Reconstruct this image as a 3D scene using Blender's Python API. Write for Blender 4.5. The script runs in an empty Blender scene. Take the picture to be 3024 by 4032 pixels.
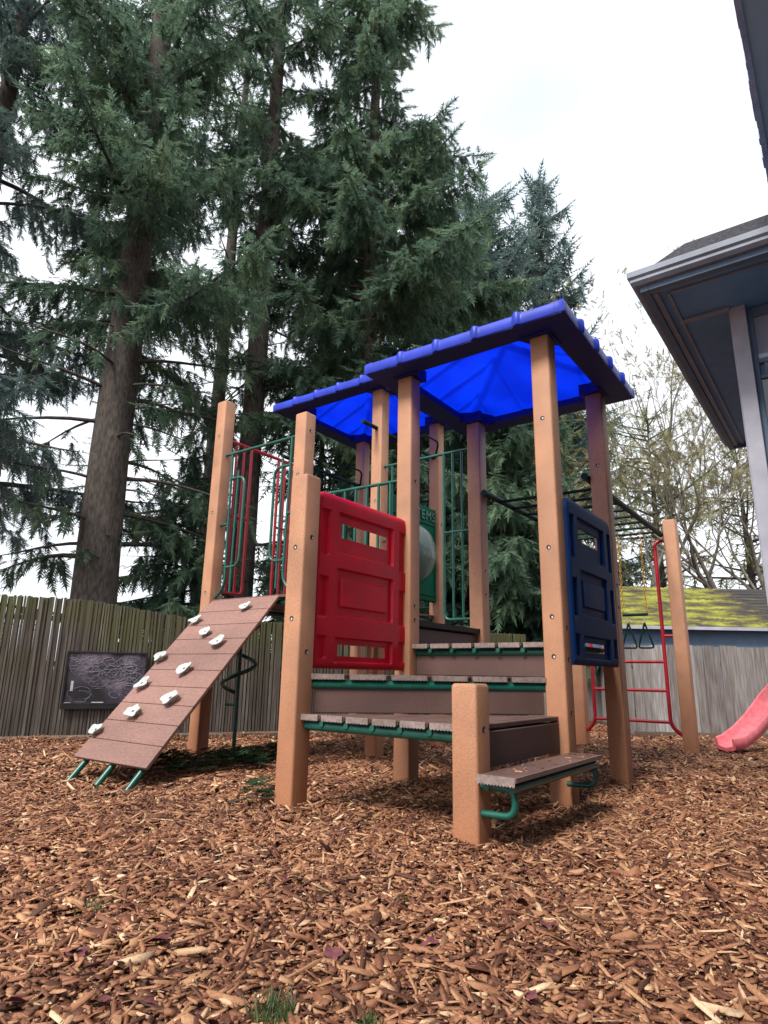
import bpy, math, random
import numpy as np
from mathutils import Vector, Matrix
random.seed(7)
SC = bpy.context.scene
COL = SC.collection
R = math.radians

# ---------------------------------------------------------------- materials
def new_mat(name):
    m = bpy.data.materials.new(name); m.use_nodes = True
    nt = m.node_tree; nt.nodes.clear()
    out = nt.nodes.new('ShaderNodeOutputMaterial')
    return m, nt, out
def N(nt, t, **kw):
    n = nt.nodes.new(t)
    for k, v in kw.items():
        if k in n.inputs: n.inputs[k].default_value = v
        else: setattr(n, k, v)
    return n
def ramp(nt, stops, interp='LINEAR'):
    r = nt.nodes.new('ShaderNodeValToRGB'); r.color_ramp.interpolation = interp
    els = r.color_ramp.elements
    while len(els) < len(stops): els.new(0.5)
    for e, (p, c) in zip(els, stops):
        e.position = p; e.color = (*c, 1)
    return r
def plastic(name, c1, c2, scale=60, rough=.5, bump=.15, detail=6, spec=.4, big=2.5, stretch=(1, 1, 1), dirt=None, bscale=None):
    """two-tone noise surface with fine bump and a large-scale weathering variation"""
    m, nt, out = new_mat(name); L = nt.links.new
    tc = N(nt, 'ShaderNodeTexCoord'); mp = N(nt, 'ShaderNodeMapping'); mp.inputs['Scale'].default_value = stretch
    L(tc.outputs['Object'], mp.inputs[0])
    n1 = N(nt, 'ShaderNodeTexNoise'); n1.inputs['Scale'].default_value = scale; n1.inputs['Detail'].default_value = detail
    n2 = N(nt, 'ShaderNodeTexNoise'); n2.inputs['Scale'].default_value = big; n2.inputs['Detail'].default_value = 5
    L(mp.outputs[0], n1.inputs['Vector']); L(mp.outputs[0], n2.inputs['Vector'])
    r = ramp(nt, [(.3, c1), (.7, c2)]); L(n1.outputs[0], r.inputs[0])
    r2 = ramp(nt, [(.3, (.72, .72, .72)), (.7, (1.08, 1.08, 1.08))]); L(n2.outputs[0], r2.inputs[0])
    mx = N(nt, 'ShaderNodeMix', data_type='RGBA', blend_type='MULTIPLY'); mx.inputs[0].default_value = 1
    L(r.outputs[0], mx.inputs[6]); L(r2.outputs[0], mx.inputs[7])
    col = mx.outputs[2]
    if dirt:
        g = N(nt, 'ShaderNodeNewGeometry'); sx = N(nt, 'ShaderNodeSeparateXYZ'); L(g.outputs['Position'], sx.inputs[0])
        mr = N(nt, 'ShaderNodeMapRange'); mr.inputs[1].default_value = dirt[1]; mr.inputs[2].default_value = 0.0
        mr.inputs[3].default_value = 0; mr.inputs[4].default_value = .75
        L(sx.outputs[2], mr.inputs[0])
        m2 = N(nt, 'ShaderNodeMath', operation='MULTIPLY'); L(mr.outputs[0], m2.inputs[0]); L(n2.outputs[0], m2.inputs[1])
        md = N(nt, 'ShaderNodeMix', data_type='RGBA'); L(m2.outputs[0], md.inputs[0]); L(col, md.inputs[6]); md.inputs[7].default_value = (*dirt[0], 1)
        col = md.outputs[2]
    b = N(nt, 'ShaderNodeBsdfPrincipled'); b.inputs['Roughness'].default_value = rough
    b.inputs['Specular IOR Level'].default_value = spec
    L(col, b.inputs['Base Color'])
    rr = N(nt, 'ShaderNodeMapRange'); rr.inputs[3].default_value = rough - .1; rr.inputs[4].default_value = rough + .15
    L(n2.outputs[0], rr.inputs[0]); L(rr.outputs[0], b.inputs['Roughness'])
    bp = N(nt, 'ShaderNodeBump'); bp.inputs['Strength'].default_value = bump; bp.inputs['Distance'].default_value = .004
    if bscale:
        n3 = N(nt, 'ShaderNodeTexNoise'); n3.inputs['Scale'].default_value = bscale; n3.inputs['Detail'].default_value = 3
        L(mp.outputs[0], n3.inputs['Vector']); L(n3.outputs[0], bp.inputs['Height'])
    else: L(n1.outputs[0], bp.inputs['Height'])
    L(bp.outputs[0], b.inputs['Normal']); L(b.outputs[0], out.inputs[0])
    return m

M = {}
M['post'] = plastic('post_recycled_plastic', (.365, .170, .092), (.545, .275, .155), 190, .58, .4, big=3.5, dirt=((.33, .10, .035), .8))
M['deck'] = plastic('deck_brown', (.10, .055, .045), (.17, .098, .08), 90, .55, .3, big=6)
M['deckedge'] = plastic('deck_edge', (.20, .15, .135), (.36, .28, .255), 60, .45, .2)
M['riser'] = plastic('riser_brown', (.105, .058, .05), (.155, .088, .075), 200, .6, .3)
M['ramp'] = plastic('ramp_brown', (.21, .11, .09), (.31, .175, .145), 120, .6, .35, stretch=(.3, 1, 1))
M['green'] = plastic('green_coated_steel', (.004, .088, .062), (.006, .125, .088), 30, .32, .05, spec=.6, big=9)
M['greenpanel'] = plastic('green_plastic', (.003, .10, .052), (.005, .13, .07), 40, .65, .1, spec=.08)
M['greendark'] = plastic('dark_green_steel', (.002, .022, .017), (.004, .034, .026), 30, .55, .05, spec=.15)
M['red'] = plastic('red_plastic', (.60, .003, .022), (.70, .005, .030), 140, .42, .12, spec=.28, big=3)
M['redsteel'] = plastic('red_coated_steel', (.42, .008, .02), (.52, .012, .03), 40, .33, .05, spec=.6)
M['navy'] = plastic('navy_plastic', (.003, .022, .10), (.005, .03, .13), 140, .6, .12, spec=.12)
M['slide'] = plastic('faded_red_slide', (.70, .13, .16), (.82, .22, .25), 20, .35, .05, big=2)
M['hold'] = plastic('grey_hold', (.42, .46, .44), (.60, .64, .61), 60, .7, .5)
M['dark'] = plastic('painted_shade', (.02, .012, .01), (.03, .018, .014), 60, .7, .1)  # near-black colour standing in for shade in holes and under a nosing
M['paledisc'] = plastic('pale_disc', (.55, .52, .5), (.7, .68, .66), 60, .4, .1)
M['yellow'] = plastic('yellow_chain', (.48, .25, .02), (.62, .34, .03), 60, .4, .1)
M['metal'] = plastic('zinc', (.4, .4, .4), (.55, .55, .55), 60, .35, .1)
M['bluefascia'] = plastic('blue_fascia', (.012, .035, .46), (.02, .055, .60), 12, .42, .15, big=4, dirt=None)
M['blueflangeshade'] = plastic('blue_flange_shaded', (.004, .010, .13), (.007, .016, .19), 30, .55, .1)  # roof blue darkened for the shade on the underside
M['bldg'] = plastic('blue_grey_paint', (.13, .20, .30), (.155, .235, .345), 12, .6, .08, stretch=(1, 1, 1), big=1.2)
M['soffit'] = plastic('soffit_paint', (.15, .34, .60), (.18, .385, .66), 12, .65, .08, big=1.0)
M['gutter'] = plastic('gutter_grey', (.21, .245, .31), (.25, .29, .36), 12, .4, .06, big=3)
M['column'] = plastic('column_paint', (.38, .38, .45), (.46, .46, .53), 10, .55, .1, big=2)
M['uppersoffit'] = plastic('upper_soffit_flare_blue', (.45, .75, .95), (.50, .80, .97), 6, .7, .08, big=.8)  # soffit colour lifted to a bright blue in place of lens flare
M['uppertrim'] = plastic('upper_edge_trim', (.44, .62, .88), (.54, .70, .93), 20, .7, .4)
M['shingle'] = plastic('shingle', (.03, .032, .04), (.08, .08, .095), 70, .85, .8)
M['timber'] = plastic('edging_timber', (.10, .065, .045), (.20, .14, .105), 14, .7, .5, stretch=(1, 1, 6))
M['black'] = plastic('black_frame', (.012, .012, .014), (.02, .02, .024), 30, .5, .1)
M['bark'] = plastic('bark', (.034, .028, .024), (.115, .095, .082), 9, .9, 1.0, stretch=(3, 3, .8), bscale=26)
M['barklight'] = plastic('grey_bark', (.17, .155, .135), (.36, .33, .28), 9, .9, .6, stretch=(3, 3, .8))
M['grass'] = plastic('grass_blade', (.045, .075, .025), (.11, .15, .05), 40, .6, .1)
M['purpleleaf'] = plastic('purple_leaf', (.11, .025, .035), (.2, .06, .07), 40, .6, .2)

def translucent_blue():
    m, nt, out = new_mat('blue_canopy_shell'); L = nt.links.new
    tc = N(nt, 'ShaderNodeTexCoord'); n1 = N(nt, 'ShaderNodeTexNoise'); n1.inputs['Scale'].default_value = 3; n1.inputs['Detail'].default_value = 5
    L(tc.outputs['Object'], n1.inputs['Vector'])
    r = ramp(nt, [(.3, (.001, .016, .52)), (.7, (.002, .034, .82))]); L(n1.outputs[0], r.inputs[0])
    tl = N(nt, 'ShaderNodeBsdfTranslucent'); L(r.outputs[0], tl.inputs[0])
    p = N(nt, 'ShaderNodeBsdfPrincipled'); p.inputs['Base Color'].default_value = (.015, .04, .60, 1); p.inputs['Roughness'].default_value = .5
    mx = N(nt, 'ShaderNodeMixShader'); mx.inputs[0].default_value = .72
    L(p.outputs[0], mx.inputs[1]); L(tl.outputs[0], mx.inputs[2]); L(mx.outputs[0], out.inputs[0])
    return m
M['blueshell'] = translucent_blue()

def glassy(name, col, rough=.05, trans=0.0, alpha=None):
    m, nt, out = new_mat(name)
    p = N(nt, 'ShaderNodeBsdfPrincipled'); p.inputs['Base Color'].default_value = (*col, 1); p.inputs['Roughness'].default_value = rough
    p.inputs['Transmission Weight'].default_value = trans; p.inputs['Specular IOR Level'].default_value = .8
    if alpha: p.inputs['Alpha'].default_value = alpha
    nt.links.new(p.outputs[0], out.inputs[0]); return m
M['bubble'] = glassy('clear_bubble', (.22, .27, .26), .10, 0, .5)
M['pane'] = glassy('window_glass', (.30, .33, .42), .06)
M['panelow'] = glassy('window_blind', (.10, .13, .13), .12)

def foliage(name, dark, mid, light, transl=.25, clump=1.1):
    m, nt, out = new_mat(name); L = nt.links.new
    g = N(nt, 'ShaderNodeNewGeometry')
    n1 = N(nt, 'ShaderNodeTexNoise'); n1.inputs['Scale'].default_value = clump; n1.inputs['Detail'].default_value = 3
    L(g.outputs['Position'], n1.inputs['Vector'])
    r = ramp(nt, [(.0, dark), (.55, mid), (1., light)])
    ad = N(nt, 'ShaderNodeMath', operation='MULTIPLY_ADD'); L(g.outputs['Random Per Island'], ad.inputs[0]); ad.inputs[1].default_value = .55
    mr = N(nt, 'ShaderNodeMapRange'); mr.inputs[1].default_value = .32; mr.inputs[2].default_value = .68; mr.inputs[3].default_value = -.05; mr.inputs[4].default_value = .5
    L(n1.outputs[0], mr.inputs[0]); L(mr.outputs[0], ad.inputs[2]); L(ad.outputs[0], r.inputs[0])
    d = N(nt, 'ShaderNodeBsdfDiffuse'); L(r.outputs[0], d.inputs[0])
    t = N(nt, 'ShaderNodeBsdfTranslucent'); L(r.outputs[0], t.inputs[0])
    mx = N(nt, 'ShaderNodeMixShader'); mx.inputs[0].default_value = transl
    L(d.outputs[0], mx.inputs[1]); L(t.outputs[0], mx.inputs[2]); L(mx.outputs[0], out.inputs[0])
    return m
M['fir'] = foliage('fir_needles', (.05, .088, .074), (.13, .21, .142), (.25, .345, .20), .5)  # needle colour lightened to stand in for mist
M['firblue'] = foliage('spruce_needles', (.062, .105, .11), (.14, .21, .195), (.25, .33, .285), .5)  # blue-green needles, lightened further in place of haze
M['olive'] = foliage('olive_cedar', (.12, .14, .07), (.28, .31, .15), (.48, .50, .28), .45)  # yellow-green, paled in the colour itself for haze
M['moss'] = foliage('mossy_twigs', (.18, .17, .11), (.32, .30, .19), (.46, .43, .27))
M['debris'] = foliage('fallen_needles', (.015, .03, .018), (.03, .06, .03), (.06, .10, .05))

def chip_mat():
    m, nt, out = new_mat('wood_chips'); L = nt.links.new
    g = N(nt, 'ShaderNodeNewGeometry')
    r = ramp(nt, [(0, (.065, .025, .014)), (.18, (.125, .046, .026)), (.45, (.25, .105, .056)), (.72, (.38, .182, .095)), (.94, (.50, .285, .155)), (1., (.76, .56, .36))])
    L(g.outputs['Random Per Island'], r.inputs[0])
    n2 = N(nt, 'ShaderNodeTexNoise'); n2.inputs['Scale'].default_value = 1.3; n2.inputs['Detail'].default_value = 4; L(g.outputs['Position'], n2.inputs['Vector'])
    r2 = ramp(nt, [(.3, (.72, .68, .66)), (.7, (1.15, 1.12, 1.08))]); L(n2.outputs[0], r2.inputs[0])
    n3 = N(nt, 'ShaderNodeTexNoise'); n3.inputs['Scale'].default_value = 160; n3.inputs['Detail'].default_value = 4
    L(g.outputs['Position'], n3.inputs['Vector'])
    r3 = ramp(nt, [(.3, (.75, .75, .75)), (.7, (1.15, 1.15, 1.15))]); L(n3.outputs[0], r3.inputs[0])
    a = N(nt, 'ShaderNodeMix', data_type='RGBA', blend_type='MULTIPLY'); a.inputs[0].default_value = 1
    L(r.outputs[0], a.inputs[6]); L(r2.outputs[0], a.inputs[7])
    b = N(nt, 'ShaderNodeMix', data_type='RGBA', blend_type='MULTIPLY'); b.inputs[0].default_value = 1
    L(a.outputs[2], b.inputs[6]); L(r3.outputs[0], b.inputs[7])
    p = N(nt, 'ShaderNodeBsdfPrincipled'); p.inputs['Roughness'].default_value = .62; p.inputs['Specular IOR Level'].default_value = .35
    L(b.outputs[2], p.inputs['Base Color']); L(p.outputs[0], out.inputs[0]); return m
M['chips'] = chip_mat()

def ground_mat():
    m, nt, out = new_mat('wood_mulch_ground'); L = nt.links.new
    g = N(nt, 'ShaderNodeNewGeometry')
    mp = N(nt, 'ShaderNodeMapping'); mp.inputs['Scale'].default_value = (26, 42, 30); mp.inputs['Rotation'].default_value = (0, 0, .3)
    L(g.outputs['Position'], mp.inputs[0])
    v = N(nt, 'ShaderNodeTexVoronoi'); v.inputs['Scale'].default_value = 1.0; L(mp.outputs[0], v.inputs['Vector'])
    s = N(nt, 'ShaderNodeSeparateColor'); L(v.outputs['Color'], s.inputs[0])
    r = ramp(nt, [(0, (.05, .018, .012)), (.5, (.14, .055, .033)), (.85, (.22, .10, .052)), (1., (.38, .22, .12))])
    L(s.outputs[0], r.inputs[0])
    p = N(nt, 'ShaderNodeBsdfPrincipled'); p.inputs['Roughness'].default_value = .8; L(r.outputs[0], p.inputs['Base Color'])
    bp = N(nt, 'ShaderNodeBump'); bp.inputs['Strength'].default_value = .8; bp.inputs['Distance'].default_value = .02
    L(s.outputs[1], bp.inputs['Height']); L(bp.outputs[0], p.inputs['Normal'])
    L(p.outputs[0], out.inputs[0]); return m
M['ground'] = ground_mat()

def fence_mat(name, stops, moss=None):
    m, nt, out = new_mat(name); L = nt.links.new
    g = N(nt, 'ShaderNodeNewGeometry'); sp = N(nt, 'ShaderNodeSeparateXYZ'); L(g.outputs['Position'], sp.inputs[0])
    mp = N(nt, 'ShaderNodeMapping'); mp.inputs['Scale'].default_value = (22, 22, 1.6); L(g.outputs['Position'], mp.inputs[0])
    n1 = N(nt, 'ShaderNodeTexNoise'); n1.inputs['Scale'].default_value = 2.2; n1.inputs['Detail'].default_value = 8; L(mp.outputs[0], n1.inputs['Vector'])
    ad = N(nt, 'ShaderNodeMath', operation='MULTIPLY_ADD'); L(g.outputs['Random Per Island'], ad.inputs[0]); ad.inputs[1].default_value = .5
    mr = N(nt, 'ShaderNodeMapRange'); mr.inputs[1].default_value = .3; mr.inputs[2].default_value = .7; mr.inputs[3].default_value = 0; mr.inputs[4].default_value = .5
    L(n1.outputs[0], mr.inputs[0]); L(mr.outputs[0], ad.inputs[2])
    r = ramp(nt, stops); L(ad.outputs[0], r.inputs[0]); col = r.outputs[0]
    n2 = N(nt, 'ShaderNodeTexNoise'); n2.inputs['Scale'].default_value = 1.4; n2.inputs['Detail'].default_value = 5; L(g.outputs['Position'], n2.inputs['Vector'])
    if moss:
        rm = ramp(nt, [(.42, (0, 0, 0)), (.62, (1, 1, 1))]); L(n2.outputs[0], rm.inputs[0])
        mz = N(nt, 'ShaderNodeMapRange'); mz.inputs[1].default_value = .4; mz.inputs[2].default_value = 1.4; L(sp.outputs[2], mz.inputs[0])
        mm = N(nt, 'ShaderNodeMath', operation='MULTIPLY'); L(rm.outputs[0], mm.inputs[0]); L(mz.outputs[0], mm.inputs[1])
        mx = N(nt, 'ShaderNodeMix', data_type='RGBA'); L(mm.outputs[0], mx.inputs[0]); L(col, mx.inputs[6]); mx.inputs[7].default_value = (*moss, 1)
        col = mx.outputs[2]
    p = N(nt, 'ShaderNodeBsdfPrincipled'); p.inputs['Roughness'].default_value = .85; L(col, p.inputs['Base Color'])
    bp = N(nt, 'ShaderNodeBump'); bp.inputs['Strength'].default_value = .7; bp.inputs['Distance'].default_value = .006
    L(n1.outputs[0], bp.inputs['Height']); L(bp.outputs[0], p.inputs['Normal']); L(p.outputs[0], out.inputs[0]); return m
M['fence_dark'] = fence_mat('mossy_slats', [(0, (.034, .026, .021)), (.4, (.075, .061, .05)), (.75, (.125, .105, .088)), (1, (.23, .21, .19))], moss=(.085, .088, .027))
M['fence_grey'] = fence_mat('grey_boards', [(0, (.09, .075, .068)), (.35, (.19, .165, .155)), (.7, (.30, .28, .27)), (1, (.46, .45, .44))])

def moss_roof_mat():
    m, nt, out = new_mat('mossy_shingles'); L = nt.links.new
    g = N(nt, 'ShaderNodeNewGeometry'); sp = N(nt, 'ShaderNodeSeparateXYZ'); L(g.outputs['Position'], sp.inputs[0])
    mp = N(nt, 'ShaderNodeMapping'); mp.inputs['Scale'].default_value = (1.6, 4, 9); L(g.outputs['Position'], mp.inputs[0])
    n1 = N(nt, 'ShaderNodeTexNoise'); n1.inputs['Scale'].default_value = 1.5; n1.inputs['Detail'].default_value = 8; L(mp.outputs[0], n1.inputs['Vector'])
    mz = N(nt, 'ShaderNodeMapRange'); mz.inputs[1].default_value = 5.6; mz.inputs[2].default_value = 6.4; mz.inputs[3].default_value = .05; mz.inputs[4].default_value = -.25
    L(sp.outputs[0], mz.inputs[0])
    ad = N(nt, 'ShaderNodeMath', operation='ADD'); L(n1.outputs[0], ad.inputs[0]); L(mz.outputs[0], ad.inputs[1])
    r = ramp(nt, [(.38, (.035, .032, .032)), (.47, (.085, .065, .03)), (.56, (.15, .15, .025)), (.72, (.29, .29, .045))]); L(ad.outputs[0], r.inputs[0])
    p = N(nt, 'ShaderNodeBsdfPrincipled'); p.inputs['Roughness'].default_value = .95; L(r.outputs[0], p.inputs['Base Color'])
    bp = N(nt, 'ShaderNodeBump'); bp.inputs['Strength'].default_value = 1; bp.inputs['Distance'].default_value = .05
    L(n1.outputs[0], bp.inputs['Height']); L(bp.outputs[0], p.inputs['Normal']); L(p.outputs[0], out.inputs[0]); return m
M['mossroof'] = moss_roof_mat()

def chalk_mat():
    m, nt, out = new_mat('chalk_scribbled_board'); L = nt.links.new
    tc = N(nt, 'ShaderNodeTexCoord')
    n0 = N(nt, 'ShaderNodeTexNoise'); n0.inputs['Scale'].default_value = 3.2; n0.inputs['Detail'].default_value = 6; L(tc.outputs['Object'], n0.inputs['Vector'])
    r0 = ramp(nt, [(.38, (.012, .011, .016)), (.55, (.055, .045, .065)), (.68, (.26, .21, .27))]); L(n0.outputs[0], r0.inputs[0])
    p = N(nt, 'ShaderNodeBsdfPrincipled'); p.inputs['Roughness'].default_value = .8
    L(r0.outputs[0], p.inputs['Base Color']); L(p.outputs[0], out.inputs[0]); return m
M['board'] = chalk_mat()
M['chalk'] = plastic('chalk_line', (.16, .14, .18), (.42, .40, .45), 50, .9, .1)
M['chalkbright'] = plastic('chalk_mark', (.5, .5, .5), (.62, .62, .6), 50, .9, .1)

# ---------------------------------------------------------------- mesh helpers
class MB:
    def __init__(s): s.v = []; s.f = []; s.sm = []
    def add(s, vs, fs, smooth=False):
        o = len(s.v); s.v += [tuple(p) for p in vs]; s.f += [tuple(i + o for i in f) for f in fs]; s.sm += [smooth] * len(fs)
    def box(s, x0, x1, y0, y1, z0, z1, mat=None):
        vs = [(x, y, z) for z in (z0, z1) for y in (y0, y1) for x in (x0, x1)]
        if mat is not None: vs = [tuple(mat @ Vector(p)) for p in vs]
        s.add(vs, [(0, 2, 3, 1), (4, 5, 7, 6), (0, 1, 5, 4), (2, 6, 7, 3), (0, 4, 6, 2), (1, 3, 7, 5)])
    def prism(s, pts, z0, z1):
        n = len(pts); vs = [(x, y, z0) for x, y in pts] + [(x, y, z1) for x, y in pts]
        fs = [tuple(range(n))[::-1], tuple(range(n, 2 * n))] + [(i, (i + 1) % n, n + (i + 1) % n, n + i) for i in range(n)]
        s.add(vs, fs)
    def tube(s, pts, r, n=10, caps=True, closed=False):
        P = [Vector(p) for p in pts]; rr = r if isinstance(r, (list, tuple)) else [r] * len(P)
        rings = []; up = None; m = len(P)
        for i, p in enumerate(P):
            if closed: t = (P[(i + 1) % m] - P[(i - 1) % m])
            else: t = (P[min(i + 1, m - 1)] - P[max(i - 1, 0)])
            if t.length < 1e-9: t = Vector((0, 0, 1))
            t.normalize()
            if up is None:
                up = Vector((0, 0, 1)) if abs(t.z) < .9 else Vector((1, 0, 0))
            a = up - t * up.dot(t)
            if a.length < 1e-6: a = t.orthogonal()
            a.normalize(); up = a; b = t.cross(a)
            rings.append([p + (a * math.cos(k * 2 * math.pi / n) + b * math.sin(k * 2 * math.pi / n)) * rr[i] for k in range(n)])
        vs = [q for ring in rings for q in ring]; fs = []
        cnt = m if closed else m - 1
        for i in range(cnt):
            j = (i + 1) % m
            for k in range(n):
                fs.append((i * n + k, i * n + (k + 1) % n, j * n + (k + 1) % n, j * n + k))
        s.add(vs, fs, True)
        if caps and not closed:
            s.add(rings[0], [tuple(range(n))[::-1]]); s.add(rings[-1], [tuple(range(n))])
    def build(s, name, mat, parent=None, bevel=0, seg=2, **props):
        me = bpy.data.meshes.new(name); me.from_pydata(s.v, [], s.f); me.update()
        me.polygons.foreach_set('use_smooth', s.sm)
        me.materials.append(M[mat] if isinstance(mat, str) else mat)
        o = bpy.data.objects.new(name, me); COL.objects.link(o)
        if parent: o.parent = parent
        if bevel:
            b = o.modifiers.new('bevel', 'BEVEL'); b.width = bevel; b.segments = seg; b.limit_method = 'ANGLE'; b.angle_limit = R(40)
        for k, v in props.items(): o[k] = v
        return o
def arc(path, rad, n=5):
    """round the inner corners of a polyline"""
    P = [Vector(p) for p in path]; out = [P[0]]
    for i in range(1, len(P) - 1):
        a, b, c = P[i - 1], P[i], P[i + 1]
        d1 = (a - b); d2 = (c - b); r = min(rad, d1.length * .49, d2.length * .49)
        p1 = b + d1.normalized() * r; p2 = b + d2.normalized() * r
        for k in range(n + 1):
            t = k / n; out.append(p1 * (1 - t) ** 2 + b * 2 * t * (1 - t) + p2 * t * t)
    out.append(P[-1]); return out
def thing(name, label, cat, loc=(0, 0, 0), rz=0, group=None):
    o = bpy.data.objects.new(name, None); COL.objects.link(o); o.location = loc; o.rotation_euler = (0, 0, rz)
    o.empty_display_size = .2; o['label'] = label; o['category'] = cat
    if group: o['group'] = group
    return o
def tag(o, label, cat, group=None):
    o['label'] = label; o['category'] = cat
    if group: o['group'] = group
    return o
def np_mesh(name, V, T, mat, parent=None, smooth=False):
    """fast all-triangle mesh"""
    me = bpy.data.meshes.new(name); nv, nt = len(V), len(T)
    me.vertices.add(nv); me.vertices.foreach_set('co', np.ascontiguousarray(V, dtype=np.float32).ravel())
    me.loops.add(nt * 3); me.loops.foreach_set('vertex_index', np.ascontiguousarray(T, dtype=np.int32).ravel())
    me.polygons.add(nt); me.polygons.foreach_set('loop_start', np.arange(0, nt * 3, 3, dtype=np.int32))
    me.polygons.foreach_set('loop_total', np.full(nt, 3, dtype=np.int32))
    if smooth: me.polygons.foreach_set('use_smooth', np.ones(nt, dtype=bool))
    me.update(calc_edges=True); me.materials.append(M[mat])
    o = bpy.data.objects.new(name, me); COL.objects.link(o)
    if parent: o.parent = parent
    return o

# ---------------------------------------------------------------- the camera
CAM_P, CAM_R, CAM_H = R(14.416), R(1.0244), .6965
cd = bpy.data.cameras.new('camera'); cam = bpy.data.objects.new('camera', cd); COL.objects.link(cam)
fw = Vector((0, math.cos(CAM_P), math.sin(CAM_P))); up = Vector((0, -math.sin(CAM_P), math.cos(CAM_P))); rt = Vector((1, 0, 0))
c, s_ = math.cos(CAM_R), math.sin(CAM_R)
rt2 = rt * c + up * s_; up2 = up * c - rt * s_
cam.matrix_world = Matrix(((rt2.x, up2.x, -fw.x, 0), (rt2.y, up2.y, -fw.y, 0), (rt2.z, up2.z, -fw.z, CAM_H), (0, 0, 0, 1)))
cd.sensor_fit = 'VERTICAL'; cd.sensor_height = 24; cd.lens = 24 * 1363.8 / 2212
cd.clip_end = 2000; cd.clip_start = .02
SC.camera = cam

# ---------------------------------------------------------------- ground
TH = R(-36.445)
D0 = Vector((.175, 4.437, 0)); U = Vector((math.cos(TH), math.sin(TH), 0)); W_ = Vector((-U.y, U.x, 0))
def loc2w(a, b, z=0): return D0 + U * a + W_ * b + Vector((0, 0, z))
def gz(x, y):
    x = np.asarray(x, float); y = np.asarray(y, float)
    z = .012 * np.sin(x * 2.1 + .7) * np.cos(y * 1.7) + .007 * np.sin(x * 5.3 + y * 3.1) + .004 * np.sin(x * 11 - y * 9)
    for (px, py, h, r) in ((-.463, 3.55, .012, .3), (.397, 2.93, .015, .25)):
        z = z + h * np.exp(-((x - px) ** 2 + (y - py) ** 2) / r ** 2)
    z = z - .062 * np.exp(-((x + 1.93) ** 2 + (y - 4.41) ** 2) / .62 ** 2)
    fade = np.clip((14 - np.hypot(x, y)) / 4, 0, 1)
    return z * fade - .004
xs = np.concatenate([[-400, -150, -60, -30, -18, -12], np.arange(-9, 9.01, .09), [12, 18, 30, 60, 150, 400]])
ys = np.concatenate([[-400, -120, -40, -15, -6, -2], np.arange(0, 12.01, .09), [15, 20, 30, 60, 150, 500]])
X, Y = np.meshgrid(xs, ys); Vg = np.stack([X.ravel(), Y.ravel(), gz(X.ravel(), Y.ravel())], -1)
nx, ny = len(xs), len(ys); ii = (np.arange(ny - 1)[:, None] * nx + np.arange(nx - 1)[None]).ravel()
T = np.concatenate([np.stack([ii, ii + 1, ii + nx + 1], -1), np.stack([ii, ii + nx + 1, ii + nx], -1)])
g = np_mesh('ground', Vg, T, 'ground', smooth=True); g['kind'] = 'structure'

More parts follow.
